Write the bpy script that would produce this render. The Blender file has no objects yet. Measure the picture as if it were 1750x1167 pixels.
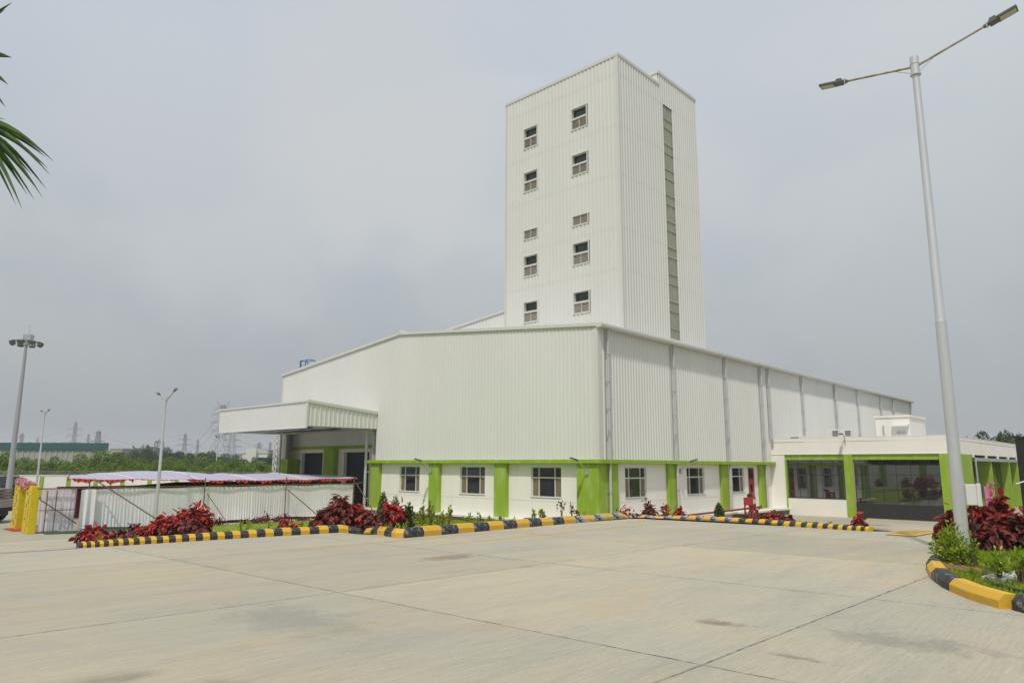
import bpy, bmesh, math, random
import numpy as np
from mathutils import Vector, Matrix
random.seed(4); RNG = np.random.default_rng(11)
R = math.radians
C = bpy.context.scene.collection
scene = bpy.context.scene

# ------------------------------------------------------------ camera
CAMZ = 1.6; FPX = 1216.092; PITCH = R(9.897); ROLL = R(0.235)
cam_d = bpy.data.cameras.new('camera'); cam = bpy.data.objects.new('camera', cam_d); C.objects.link(cam)
cam_d.sensor_width = 36; cam_d.lens = FPX / 1750 * 36; cam_d.clip_end = 6000; cam_d.clip_start = .1
cam.matrix_world = Matrix.Translation((0, 0, CAMZ)) @ Matrix.Rotation(R(90) + PITCH, 4, 'X') @ Matrix.Rotation(ROLL, 4, 'Z')
scene.camera = cam
# ------------------------------------------------------------ building axes (u to the right-back, v to the left-back)
YAW = R(42.786); CX, CY = 3.91, 32.216
E1 = (math.sin(YAW), math.cos(YAW)); E2 = (-math.cos(YAW), math.sin(YAW))
# ------------------------------------------------------------ light
SD = (-.56 * E1[0] - .27 * E2[0], -.56 * E1[1] - .27 * E2[1], 1.0)
SDV = Vector(SD).normalized()
sun_d = bpy.data.lights.new('sun', 'SUN'); sun = bpy.data.objects.new('sun', sun_d); C.objects.link(sun)
sun_d.energy = 2.65; sun_d.angle = R(2.0); sun_d.color = (1, .95, .87)
sun.rotation_euler = SDV.to_track_quat('Z', 'Y').to_euler()
sun.location = (0, 0, 60)
w = bpy.data.worlds.new('World'); scene.world = w; w.use_nodes = True
nt = w.node_tree; nt.nodes.clear()
def N(nt, t, **k):
    n = nt.nodes.new(t)
    for a, b in k.items(): setattr(n, a, b)
    return n
out = N(nt, 'ShaderNodeOutputWorld'); bg = N(nt, 'ShaderNodeBackground'); bg.inputs[1].default_value = .1
sky = N(nt, 'ShaderNodeTexSky', sky_type='NISHITA', sun_disc=False)
sky.sun_elevation = math.asin(SDV.z); sky.sun_rotation = math.atan2(SDV.x, SDV.y); sky.dust_density = 4; sky.air_density = 1.2
tc = N(nt, 'ShaderNodeTexCoord'); sep = N(nt, 'ShaderNodeSeparateXYZ'); nt.links.new(tc.outputs['Generated'], sep.inputs[0])
ramp = N(nt, 'ShaderNodeValToRGB'); nt.links.new(sep.outputs['Z'], ramp.inputs[0])
els = [(0.0, (3.95, 4.22, 4.45)), (.10, (4.25, 4.58, 4.85)), (.28, (5.15, 5.55, 5.9)), (.5, (6.0, 6.5, 7.1)), (1, (6.5, 7.1, 7.8))]
ramp.color_ramp.elements[0].position = 0; ramp.color_ramp.elements[1].position = 1
for p, c in els[1:-1]: ramp.color_ramp.elements.new(p)
for e, (p, c) in zip(ramp.color_ramp.elements, els): e.position = p; e.color = (c[0] / 10, c[1] / 10, c[2] / 10, 1)
mp = N(nt, 'ShaderNodeMapping'); nt.links.new(tc.outputs['Generated'], mp.inputs[0]); mp.inputs['Scale'].default_value = (1, 1, 1.9); mp.inputs['Location'].default_value = (1.2, 2.4, .3)
nz = N(nt, 'ShaderNodeTexNoise'); nt.links.new(mp.outputs[0], nz.inputs[0])
nz.inputs['Scale'].default_value = 1.9; nz.inputs['Detail'].default_value = 6; nz.inputs['Roughness'].default_value = .47; nz.inputs['Distortion'].default_value = .35
cr = N(nt, 'ShaderNodeValToRGB'); nt.links.new(nz.outputs[0], cr.inputs[0])
cr.color_ramp.interpolation = 'EASE'; cr.color_ramp.elements[0].position = .43; cr.color_ramp.elements[1].position = .58
cr.color_ramp.elements[0].color = (.975, .98, .99, 1); cr.color_ramp.elements[1].color = (1.07, 1.06, 1.015, 1)
mul = N(nt, 'ShaderNodeMix', data_type='RGBA', blend_type='MULTIPLY'); mul.inputs[0].default_value = 1
nt.links.new(ramp.outputs[0], mul.inputs[6]); nt.links.new(cr.outputs[0], mul.inputs[7])
def _r(px, py):
    dx, dy = px - 875, py - 583.5; b = dy / FPX
    return Vector((dx / FPX, math.cos(PITCH) + b * math.sin(PITCH), math.sin(PITCH) - b * math.cos(PITCH))).normalized()
nzc = N(nt, 'ShaderNodeTexNoise'); nt.links.new(tc.outputs['Generated'], nzc.inputs[0]); nzc.inputs['Scale'].default_value = 7; nzc.inputs['Detail'].default_value = 6; nzc.inputs['Roughness'].default_value = .5
cur_ = mul.outputs[2]
for cdir, rad, amt in ((_r(660, 210), .22, .13), (_r(380, 280), .24, .08), (_r(1330, 120), .30, .07), (_r(790, 300), .13, .07)):   # soft cloud banks
    dp = N(nt, 'ShaderNodeVectorMath', operation='DISTANCE'); nt.links.new(tc.outputs['Generated'], dp.inputs[0]); dp.inputs[1].default_value = cdir
    ad = N(nt, 'ShaderNodeMath', operation='MULTIPLY_ADD'); nt.links.new(nzc.outputs[0], ad.inputs[0]); ad.inputs[1].default_value = .30; nt.links.new(dp.outputs['Value'], ad.inputs[2])
    mrc = N(nt, 'ShaderNodeMapRange', interpolation_type='SMOOTHSTEP'); nt.links.new(ad.outputs[0], mrc.inputs[0]); mrc.inputs[1].default_value = rad * .62 + .12; mrc.inputs[2].default_value = rad + .15; mrc.inputs[3].default_value = amt * 4.6; mrc.inputs[4].default_value = 0
    mxc = N(nt, 'ShaderNodeMix', data_type='RGBA'); nt.links.new(mrc.outputs[0], mxc.inputs[0]); nt.links.new(cur_, mxc.inputs[6]); mxc.inputs[7].default_value = (.655, .672, .678, 1); cur_ = mxc.outputs[2]
sc_ = N(nt, 'ShaderNodeVectorMath', operation='SCALE'); sc_.inputs[3].default_value = 10; nt.links.new(cur_, sc_.inputs[0])
mx = N(nt, 'ShaderNodeMix', data_type='RGBA'); mx.inputs[0].default_value = .9
nt.links.new(sky.outputs[0], mx.inputs[6]); nt.links.new(sc_.outputs[0], mx.inputs[7])
nt.links.new(mx.outputs[2], bg.inputs[0]); nt.links.new(bg.outputs[0], out.inputs[0])
scene.view_settings.view_transform = 'Standard'; scene.view_settings.look = 'None'; scene.view_settings.gamma = 1
scene.view_settings.exposure = 0
scene.render.engine = 'CYCLES'; scene.cycles.max_bounces = 6; scene.cycles.transparent_max_bounces = 6

# ------------------------------------------------------------ coordinate helpers (survey of the place)
def ray(px, py):
    dx, dy = px - 875, py - 583.5; c, s = math.cos(ROLL), math.sin(ROLL)
    a = (dx * c + dy * s) / FPX; b = (-dx * s + dy * c) / FPX
    return (a, math.cos(PITCH) + b * math.sin(PITCH), math.sin(PITCH) - b * math.cos(PITCH))
def at(px, py, Y):
    d = ray(px, py); t = Y / d[1]; return Vector((d[0] * t, Y, d[2] * t + CAMZ))
def W(u, v, z=0.): return Vector((CX + u * E1[0] + v * E2[0], CY + u * E1[1] + v * E2[1], z))
def uv(x, y): return ((x - CX) * E1[0] + (y - CY) * E1[1], (x - CX) * E2[0] + (y - CY) * E2[1])
BASE = -1.3
def ss(x): x = min(1., max(0., x)); return x * x * (3 - 2 * x)
def tz(x, y):
    u, v = uv(x, y)
    p = -.012 * min(max(y, 0), 35)
    vk = -1.4 - 2.5 * ss((u + 14.6) / .7)
    a = min(1, max(0, (v + 3.6) / 2.5)); ui = -2.9 - 5.1 * a
    k = min(1, max(0, (-4.5 - v) / 4.5)); t = (u - ui) / (-ui + .1 + 17.5 * k)
    Su = ss(t) * (1 - k) + min(1, max(0, t)) * k
    S = max(min(1, max(0, (v - vk) / 16)), Su if v < -2.5 else min(1, max(0, t)))
    return p + (BASE - p) * S
def tzu(u, v): q = W(u, v); return tz(q.x, q.y)
def gp(px, py, dz=0):
    d = ray(px, py); t = 4.
    while t < 200:
        if d[2] * t + CAMZ < tz(d[0] * t, d[1] * t) + dz: break
        t += .01
    return Vector((d[0] * t, d[1] * t, d[2] * t + CAMZ))
BM = Matrix.Translation((CX, CY, 0)) @ Matrix.Rotation(R(90) - YAW, 4, 'Z')

# ------------------------------------------------------------ mesh helper
class MB:
    def __init__(s): s.v = []; s.f = []; s.mi = []
    def add(s, vs, fs, m=0):
        n = len(s.v); s.v += [tuple(p) for p in vs]; s.f += [tuple(i + n for i in f) for f in fs]; s.mi += [m] * len(fs); return s
    def quad(s, a, b, c, d, m=0): return s.add([a, b, c, d], [(0, 1, 2, 3)], m)
    def box(s, x0, x1, y0, y1, z0, z1, m=0, F=None):
        F = F or (lambda a, b, c: (a, b, c))
        vs = [F(x, y, z) for z in (z0, z1) for y in (y0, y1) for x in (x0, x1)]
        return s.add(vs, [(0, 2, 3, 1), (4, 5, 7, 6), (0, 1, 5, 4), (2, 6, 7, 3), (0, 4, 6, 2), (1, 3, 7, 5)], m)
    def tube(s, pts, rs, n=8, m=0, cap=True):
        pts = [Vector(p) for p in pts]
        if not hasattr(rs, '__len__'): rs = [rs] * len(pts)
        vs = []; k = len(pts)
        for i, p in enumerate(pts):
            d = (pts[min(i + 1, k - 1)] - pts[max(i - 1, 0)]).normalized()
            a = d.cross(Vector((0, 0, 1)));
            if a.length < 1e-3: a = d.cross(Vector((0, 1, 0)))
            a.normalize(); b = d.cross(a)
            for j in range(n):
                t = 2 * math.pi * j / n; vs.append(p + (a * math.cos(t) + b * math.sin(t)) * rs[i])
        fs = [(i * n + j, i * n + (j + 1) % n, (i + 1) * n + (j + 1) % n, (i + 1) * n + j) for i in range(k - 1) for j in range(n)]
        if cap: fs += [tuple(range(n))[::-1], tuple((k - 1) * n + j for j in range(n))]
        return s.add(vs, fs, m)
    def bar(s, a, b, t, m=0): return s.tube([a, b], t * .7, 4, m)
    def build(s, name, mats, parent=None, smooth=False, bevel=0, world=False):
        me = bpy.data.meshes.new(name); me.from_pydata([tuple(v) for v in s.v], [], s.f)
        if not isinstance(mats, (list, tuple)): mats = [mats]
        for mm in mats: me.materials.append(mm)
        if len(mats) > 1: me.polygons.foreach_set('material_index', s.mi)
        bm = bmesh.new(); bm.from_mesh(me); bmesh.ops.recalc_face_normals(bm, faces=bm.faces); bm.to_mesh(me); bm.free()
        if smooth: me.polygons.foreach_set('use_smooth', [True] * len(me.polygons)); 
        o = bpy.data.objects.new(name, me); C.objects.link(o)
        if smooth:
            try: me.set_sharp_from_angle(angle=R(40))
            except Exception: pass
        if bevel:
            b = o.modifiers.new('bevel', 'BEVEL'); b.width = bevel; b.segments = 2; b.limit_method = 'ANGLE'
        if parent: o.parent = parent
        return o
def tag(o, label=None, cat=None, group=None, kind=None):
    if label: o['label'] = label
    if cat: o['category'] = cat
    if group: o['group'] = group
    if kind: o['kind'] = kind
    return o
def thing(name, label, cat, loc=(0, 0, 0), rz=0, group=None):
    o = bpy.data.objects.new(name, None); C.objects.link(o); o.location = loc; o.rotation_euler = (0, 0, rz); o.empty_display_size = .2
    return tag(o, label, cat, group)
def bthing(name, label, cat, group=None):       # a thing in building axes
    o = thing(name, label, cat, (CX, CY, 0), R(90) - YAW, group); return o
def kids(o): return [c for c in bpy.data.objects if c.parent == o]
def copy_tree(o, parent=None):
    c = o.copy(); C.objects.link(c); c.parent = parent
    for ch in kids(o): copy_tree(ch, c)
    return c

# ------------------------------------------------------------ materials
def mat(name, col, rough=.7, metal=0, var=.0, vscale=3., bump=0., bscale=30., spec=.5, col2=None, c2scale=1.2, c2pos=(.55, .7), stretch=None, trans=0):
    m = bpy.data.materials.new(name); m.use_nodes = True; nt = m.node_tree; b = nt.nodes['Principled BSDF']
    b.inputs['Roughness'].default_value = rough; b.inputs['Metallic'].default_value = metal
    b.inputs['Specular IOR Level'].default_value = spec; b.inputs['Base Color'].default_value = (*col, 1)
    tc = N(nt, 'ShaderNodeTexCoord'); src = tc.outputs['Object']
    if stretch:
        mp = N(nt, 'ShaderNodeMapping'); nt.links.new(src, mp.inputs[0]); mp.inputs['Scale'].default_value = stretch; src = mp.outputs[0]
    cur = None
    if var or col2:
        n = N(nt, 'ShaderNodeTexNoise'); nt.links.new(src, n.inputs[0]); n.inputs['Scale'].default_value = vscale; n.inputs['Detail'].default_value = 6; n.inputs['Roughness'].default_value = .6
        mr = N(nt, 'ShaderNodeMapRange'); nt.links.new(n.outputs[0], mr.inputs[0]); mr.inputs[1].default_value = .25; mr.inputs[2].default_value = .75; mr.inputs[3].default_value = 1 - var; mr.inputs[4].default_value = 1 + var
        x = N(nt, 'ShaderNodeVectorMath', operation='SCALE'); x.inputs[0].default_value = col; nt.links.new(mr.outputs[0], x.inputs[3]); cur = x.outputs[0]
    if col2:
        n2 = N(nt, 'ShaderNodeTexNoise'); nt.links.new(src, n2.inputs[0]); n2.inputs['Scale'].default_value = c2scale; n2.inputs['Detail'].default_value = 8; n2.inputs['Roughness'].default_value = .65
        mr2 = N(nt, 'ShaderNodeMapRange'); nt.links.new(n2.outputs[0], mr2.inputs[0]); mr2.inputs[1].default_value = c2pos[0]; mr2.inputs[2].default_value = c2pos[1]
        mi = N(nt, 'ShaderNodeMix', data_type='RGBA'); nt.links.new(mr2.outputs[0], mi.inputs[0]); nt.links.new(cur, mi.inputs[6]); mi.inputs[7].default_value = (*col2, 1); cur = mi.outputs[2]
    if cur: nt.links.new(cur, b.inputs['Base Color'])
    if bump:
        n = N(nt, 'ShaderNodeTexNoise'); nt.links.new(src, n.inputs[0]); n.inputs['Scale'].default_value = bscale; n.inputs['Detail'].default_value = 5
        bp = N(nt, 'ShaderNodeBump'); nt.links.new(n.outputs[0], bp.inputs['Height']); bp.inputs['Strength'].default_value = bump; bp.inputs['Distance'].default_value = .02
        nt.links.new(bp.outputs[0], b.inputs['Normal'])
    return m
def leafmat(name, stops, trans=.25, rough=.5):
    m = bpy.data.materials.new(name); m.use_nodes = True; nt = m.node_tree; b = nt.nodes['Principled BSDF']
    a = N(nt, 'ShaderNodeAttribute', attribute_name='lv'); r = N(nt, 'ShaderNodeValToRGB'); nt.links.new(a.outputs['Fac'], r.inputs[0])
    while len(r.color_ramp.elements) < len(stops): r.color_ramp.elements.new(.5)
    for e, (p, c) in zip(r.color_ramp.elements, stops): e.position = p; e.color = (*c, 1)
    nt.links.new(r.outputs[0], b.inputs['Base Color']); b.inputs['Roughness'].default_value = rough; b.inputs['Specular IOR Level'].default_value = .35
    if trans:
        t = N(nt, 'ShaderNodeBsdfTranslucent'); nt.links.new(r.outputs[0], t.inputs[0]); mm = N(nt, 'ShaderNodeMixShader'); mm.inputs[0].default_value = trans
        nt.links.new(b.outputs[0], mm.inputs[1]); nt.links.new(t.outputs[0], mm.inputs[2]); nt.links.new(mm.outputs[0], nt.nodes['Material Output'].inputs[0])
    return m
M = {}
M['clad'] = mat('ivory cladding sheet', (.675, .675, .64), .42, 0, .035, .35, spec=.4, stretch=(1, 1, .25))
M['clad2'] = mat('ivory flashing', (.62, .62, .585), .45)
M['roof'] = mat('roof sheet', (.55, .56, .54), .45)
M['wall'] = mat('white wall paint', (.82, .785, .735), .85, 0, .03, .8, .25, 60, col2=(.70, .67, .59), c2scale=.6, c2pos=(.55, .8), stretch=(1.6, 1.6, .25))
M['green'] = mat('lime green paint', (.26, .395, .022), .8, 0, .08, 1.2, .2, 50, col2=(.38, .47, .16), c2scale=2.2, c2pos=(.50, .72), stretch=(1.5, 1.5, .4))
M['plinth'] = mat('plinth paint', (.72, .71, .63), .85, 0, .06, 1.5, .2, 40, col2=(.5, .47, .38), c2scale=1.3, c2pos=(.55, .75))
M['plinthlow'] = mat('cream plinth wall', (.60, .57, .45), .85, 0, .06, 1.5)
M['galv'] = mat('galvanised steel', (.48, .49, .50), .42, .55, .10, 2.5, stretch=(3, 3, .5))
M['pole'] = mat('galvanised pole', (.60, .61, .62), .38, .45, .08, 1.6, col2=(.35, .33, .30), c2scale=1.4, c2pos=(.64, .78), stretch=(6, 6, .6))
M['arm'] = mat('weathered arm', (.42, .40, .34), .6, .3, .15, 5, col2=(.25, .18, .09), c2scale=4, c2pos=(.45, .6))
M['pvc'] = mat('grey pvc pipe', (.50, .50, .51), .4)
M['alu'] = mat('window frame white', (.66, .66, .64), .4)
M['glass'] = mat('dark window glass', (.015, .018, .02), .06, 0, spec=.7)
M['mglass'] = mat('tinted mirror glass', (.20, .205, .205), .015, .92, spec=.8)
M['curtain'] = mat('brown curtain behind glass', (.20, .155, .09), .25, 0, .15, 4, stretch=(12, 12, .3), spec=.6)
M['louver'] = mat('louvre blades', (.50, .45, .39), .6)
M['dark'] = mat('dark void', (.02, .02, .02), .8)
M['darkstone'] = mat('black granite', (.028, .028, .03), .35, 0, .2, 20)
M['shutter'] = mat('navy roller shutter', (.022, .028, .042), .5, .1)
M['fibre'] = mat('translucent sheet olive', (.30, .315, .25), .35, 0, .2, 2, stretch=(4, 4, .5))
M['soffit'] = mat('soffit sheet', (.52, .51, .49), .7)
M['red'] = mat('red paint', (.36, .028, .02), .5, 0, .1, 3)
M['redpipe'] = mat('red oxide pipe', (.28, .035, .025), .55, 0, .12, 3)
M['black'] = mat('black plastic', (.018, .018, .018), .45)
M['lamp'] = mat('dark grey cast lamp', (.10, .105, .105), .5, .2)
M['lens'] = mat('led lens', (.42, .43, .32), .25)
M['white'] = mat('white enamel', (.70, .70, .67), .4, 0, .03, 3)
M['kyel'] = mat('yellow kerb paint', (.64, .37, .022), .6, 0, .07, 4, .25, 25, col2=(.42, .36, .24), c2scale=7, c2pos=(.585, .615))
M['kblk'] = mat('black kerb paint', (.028, .028, .030), .6, 0, .2, 4, .25, 25, col2=(.20, .195, .19), c2scale=8, c2pos=(.555, .61))
M['kyelw'] = mat('worn yellow kerb paint', (.60, .37, .06), .7, 0, .1, 4, .25, 25, col2=(.50, .45, .36), c2scale=5, c2pos=(.54, .62))
M['kblkw'] = mat('worn black kerb paint', (.04, .04, .045), .7, 0, .2, 4, .25, 25, col2=(.36, .37, .38), c2scale=3.5, c2pos=(.47, .53))
M['cloth'] = mat('white pleated cloth', (.77, .755, .775), .9, 0, .05, 2)
M['lilac'] = mat('lilac tent fabric', (.40, .385, .49), .9, 0, .05, 1)
M['pink'] = mat('pale pink cloth', (.76, .70, .76), .9, 0, .05, 1)
M['frill'] = mat('red frill', (.52, .05, .018), .85, 0, .2, 6)
M['maroon'] = mat('maroon backdrop', (.10, .012, .012), .9)
M['bamboo'] = mat('brown pole', (.15, .085, .05), .7, 0, .25, 6)
M['yellow'] = mat('yellow fabric', (.66, .50, .004), .75, 0, .05, 3)
M['carpet'] = mat('green carpet', (.012, .09, .04), .95)
M['mat'] = mat('red mat', (.42, .03, .015), .95)
M['soil'] = mat('soil', (.20, .105, .05), .95, 0, .3, 8, .5, 30)
M['grass'] = leafmat('grass blades', [(0, (.15, .24, .012)), (.5, (.25, .36, .015)), (1, (.42, .46, .05))], .4)
M['turf'] = mat('turf soil and thatch', (.23, .32, .02), .95, 0, .25, 3, .4, 40, col2=(.20, .21, .055), c2scale=.9, c2pos=(.45, .7))
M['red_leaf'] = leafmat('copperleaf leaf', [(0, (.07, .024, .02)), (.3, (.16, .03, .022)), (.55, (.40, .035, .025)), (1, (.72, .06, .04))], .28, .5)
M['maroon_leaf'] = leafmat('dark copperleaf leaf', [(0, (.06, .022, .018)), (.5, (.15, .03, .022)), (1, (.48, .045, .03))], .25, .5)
M['green_leaf'] = leafmat('dark green leaf', [(0, (.015, .05, .012)), (1, (.06, .15, .03))], .25)
M['sage_leaf'] = leafmat('sage leaf', [(0, (.05, .09, .03)), (1, (.16, .22, .08))], .25)
M['lime_leaf'] = leafmat('yellow green leaf', [(0, (.12, .20, .015)), (.5, (.28, .40, .03)), (1, (.55, .58, .08))], .45)
M['olive_leaf'] = leafmat('olive seedling leaf', [(0, (.14, .20, .02)), (1, (.50, .48, .08))], .4)
M['scrub_leaf'] = leafmat('bright scrub leaf', [(0, (.08, .14, .02)), (.5, (.17, .26, .035)), (1, (.30, .38, .07))], .4)
M['tree_leaf'] = leafmat('dark tree leaf', [(0, (.03, .065, .02)), (1, (.11, .17, .045))], .3)
M['palm_leaf'] = leafmat('palm blade', [(0, (.015, .045, .01)), (1, (.075, .15, .02))], .3, .35)
M['stem'] = mat('plant stem', (.14, .10, .06), .85)
M['bark'] = mat('bark', (.10, .075, .055), .9, 0, .25, 4)
M['teal'] = mat('teal sheet', (.02, .10, .10), .6)
M['shed'] = mat('shed sheet pale green', (.33, .36, .30), .6, 0, .06, .2)
M['lattice'] = mat('pylon steel', (.22, .23, .24), .6)
M['whitesteel'] = mat('white lattice steel', (.62, .62, .60), .5)
M['wire'] = mat('power wire', (.16, .165, .17), .6)
M['blue'] = mat('blue frame', (.03, .13, .30), .5)
M['farwall'] = mat('far building paint', (.62, .62, .58), .8)
M['farroof'] = mat('far roof', (.20, .15, .12), .8)
M['rubber'] = mat('hose rubber', (.022, .03, .028), .5)
M['slab'] = mat('precast slab', (.40, .385, .35), .9, 0, .1, 6, .3, 30)
M['tyre'] = mat('tyre', (.02, .02, .02), .8)
M['steelgrey'] = mat('truck side', (.42, .41, .38), .6, .2, .15, 2)
M['orange'] = mat('orange marker', (.60, .16, .03), .6)
M['wood'] = mat('stacked boards', (.32, .25, .19), .8, 0, .3, 3)
M['fab_pink'] = mat('pink drape', (.62, .24, .45), .8)
M['line'] = mat('yellow road paint', (.62, .40, .05), .7, 0, .15, 6, col2=(.42, .37, .28), c2scale=7, c2pos=(.5, .6))

def concrete():
    m = bpy.data.materials.new('broomed concrete'); m.use_nodes = True; nt = m.node_tree; b = nt.nodes['Principled BSDF']; L = nt.links.new
    tc = N(nt, 'ShaderNodeTexCoord'); sep = N(nt, 'ShaderNodeSeparateXYZ'); L(tc.outputs['Object'], sep.inputs[0])
    def noise(scale, det=6, rough=.6, stretch=None, dist=0):
        src = tc.outputs['Object']
        if stretch:
            mp = N(nt, 'ShaderNodeMapping'); L(src, mp.inputs[0]); mp.inputs['Scale'].default_value = stretch; src = mp.outputs[0]
        n = N(nt, 'ShaderNodeTexNoise'); L(src, n.inputs[0]); n.inputs['Scale'].default_value = scale; n.inputs['Detail'].default_value = det; n.inputs['Roughness'].default_value = rough; n.inputs['Distortion'].default_value = dist
        return n.outputs[0]
    def mth(op, a, bb=None, c=None):
        n = N(nt, 'ShaderNodeMath', operation=op)
        for i, x in enumerate((a, bb, c)):
            if x is None: continue
            if isinstance(x, (int, float)): n.inputs[i].default_value = x
            else: L(x, n.inputs[i])
        return n.outputs[0]
    def mrange(x, a, b_, c=0, d=1):
        n = N(nt, 'ShaderNodeMapRange'); L(x, n.inputs[0])
        for i, q in enumerate((a, b_, c, d)): n.inputs[i + 1].default_value = q
        return n.outputs[0]
    def mix(f, a, bb, bt='MIX'):
        n = N(nt, 'ShaderNodeMix', data_type='RGBA', blend_type=bt)
        for i, x in ((0, f), (6, a), (7, bb)):
            if isinstance(x, (int, float)): n.inputs[i].default_value = x
            elif isinstance(x, tuple): n.inputs[i].default_value = (*x, 1)
            else: L(x, n.inputs[i])
        return n.outputs[2]
    U, V = sep.outputs['X'], sep.outputs['Y']
    wob = mth('MULTIPLY', mth('SUBTRACT', noise(1.3), .5), .05)
    wob2 = mth('MULTIPLY', mth('SUBTRACT', noise(25), .5), .012)
    wb = mth('ADD', wob, wob2)
    # joint grid: slabs 4.8 m along u, 5.5 m along v
    def grid(x, off, per):
        t = mth('DIVIDE', mth('SUBTRACT', mth('ADD', x, wb), off), per)
        fr = mth('SUBTRACT', t, mth('ROUND', t)); return mth('MULTIPLY', mth('ABSOLUTE', fr), per)
    du = grid(U, -20.4, 4.6); dv = grid(V, -15.8, 5.5)
    dm = mth('MINIMUM', du, dv)
    crk = mrange(dm, .006, .018, 1, 0)
    halo = mrange(dm, .0, .28, 1, 0)
    # per slab tone
    cell = N(nt, 'ShaderNodeCombineXYZ')
    L(mth('FLOOR', mth('DIVIDE', mth('ADD', U, 20.4), 4.6)), cell.inputs[0]); L(mth('FLOOR', mth('DIVIDE', mth('ADD', V, 15.8), 5.5)), cell.inputs[1])
    wn = N(nt, 'ShaderNodeTexWhiteNoise', noise_dimensions='2D'); L(cell.outputs[0], wn.inputs['Vector'])
    tone = mrange(wn.outputs['Value'], 0, 1, .94, 1.07)
    big = noise(.22, 5, .6); mid = noise(1.1, 7, .65, (.35, 1.6, 1)); fine = noise(9, 6, .7, (.25, 3, 1)); brush = noise(60, 3, .6, (.05, 1, 1))
    c = mix(mrange(big, .35, .65), (.37, .35, .283), (.435, .385, .275))
    c = mix(mrange(mid, .45, .75, 0, .5), c, (.29, .285, .25))
    c = mix(mrange(noise(.5, 6, .6, (.5, 1, 1), .5), .56, .72, 0, .5), c, (.42, .33, .20))
    c = mix(mrange(noise(2.5, 8, .75, (.3, 2, 1)), .6, .8, 0, .45), c, (.22, .22, .205))
    c = mix(mrange(noise(4, 5, .65, (.07, 5, 1)), .60, .70, 0, .22), c, (.17, .17, .15))
    c = mix(mrange(noise(3, 6, .7, (.12, 3, 1)), .58, .72, 0, .22), c, (.45, .42, .34))
    f2 = N(nt, 'ShaderNodeVectorMath', operation='SCALE'); L(c, f2.inputs[0])
    k = mth('MULTIPLY', tone, mth('MULTIPLY', mrange(fine, .3, .7, .91, 1.09), mth('MULTIPLY', mrange(noise(45, 4, .8), .3, .7, .90, 1.10), mrange(brush, .3, .7, .95, 1.05)))); L(k, f2.inputs[3]); c = f2.outputs[0]
    c = mix(mth('MULTIPLY', halo, mrange(noise(1.7, 5), .5, .75, 0, .35)), c, (.2, .19, .17))
    # two reddish stains and one oily patch where they lie in the yard
    for (su, sv, ru, rv, col, amt) in ((-16.5, -8.3, 1.1, .5, (.19, .12, .08), .6), (-18.65, -15.15, .22, .42, (.17, .11, .075), .65), (-18.2, -16.9, .6, 1.1, (.17, .165, .15), .45), (-19.6, -16.2, .12, .5, (.14, .12, .09), .5), (-21.8, -11.5, .8, 1.8, (.20, .20, .18), .4)):
        a = mth('DIVIDE', mth('SUBTRACT', U, su), ru); b2 = mth('DIVIDE', mth('SUBTRACT', V, sv), rv)
        dd = mth('SQRT', mth('ADD', mth('MULTIPLY', a, a), mth('MULTIPLY', b2, b2)))
        dd = mth('ADD', dd, mth('MULTIPLY', mth('SUBTRACT', noise(4, 7, .7), .5), 2.6))
        c = mix(mrange(dd, .25, .8, amt, 0), c, col)
    # specks
    vor = N(nt, 'ShaderNodeTexVoronoi'); L(tc.outputs['Object'], vor.inputs[0]); vor.inputs['Scale'].default_value = 1.1
    c = mix(mrange(vor.outputs['Distance'], .012, .03, .7, 0), c, (.07, .06, .05))
    c = mix(mth('MULTIPLY', crk, mrange(noise(6, 6, .7), .38, .62, .22, 1.)), c, (.055, .055, .055))
    L(c, b.inputs['Base Color']); b.inputs['Roughness'].default_value = .88; b.inputs['Specular IOR Level'].default_value = .25
    h = mth('ADD', mth('MULTIPLY', brush, .5), mth('ADD', mth('MULTIPLY', fine, .4), mth('MULTIPLY', crk, -2)))
    bp = N(nt, 'ShaderNodeBump'); L(h, bp.inputs['Height']); bp.inputs['Strength'].default_value = .35; bp.inputs['Distance'].default_value = .008; L(bp.outputs[0], b.inputs['Normal'])
    return m
M['conc'] = concrete()
M['earth'] = mat('scrub land', (.11, .13, .05), .95, 0, .3, .05, col2=(.22, .17, .10), c2scale=.03, c2pos=(.5, .65))

# ------------------------------------------------------------ ground
def sheet(name, us, vs, dz, m, inside=None):
    vv = []; idx = {}
    for i, u in enumerate(us):
        for j, v in enumerate(vs):
            idx[i, j] = len(vv); vv.append((u, v, tzu(u, v) + (dz(u, v) if callable(dz) else dz)))
    ff = [(idx[i, j], idx[i + 1, j], idx[i + 1, j + 1], idx[i, j + 1]) for i in range(len(us) - 1) for j in range(len(vs) - 1) if inside is None or inside((us[i] + us[i + 1]) / 2, (vs[j] + vs[j + 1]) / 2)]
    me = bpy.data.meshes.new(name); me.from_pydata(vv, [], ff); me.materials.append(m); me.polygons.foreach_set('use_smooth', [True] * len(ff))
    o = bpy.data.objects.new(name, me); C.objects.link(o); o.location = (CX, CY, 0); o.rotation_euler = (0, 0, R(90) - YAW); return o
near = list(np.arange(-70, 70.1, 2)); far = [75, 85, 100, 130, 180, 260, 400, 700, 1200]
ax = [-x for x in far[::-1]] + near + far
tag(sheet('ground', ax, ax, lambda u, v: -.25 if -66 < u < 60 and -60 < v < 60 else -.0, M['earth']), kind='structure')
apr_u = [float(x) for x in np.concatenate([np.arange(-64, -24, 2), np.arange(-24, 4, .35), np.arange(4, 50.1, 2)])]; apr_v = [float(x) for x in np.concatenate([np.arange(-50, -24, 2), np.arange(-24, 20, .5), np.arange(20, 52, 2)])]
tag(sheet('yard_pavement', apr_u, apr_v, 0, M['conc']), kind='structure')
def fr(a, b, st): n = max(1, int(round((b - a) / st))); return [a + (b - a) * i / n for i in range(n + 1)]
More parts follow.
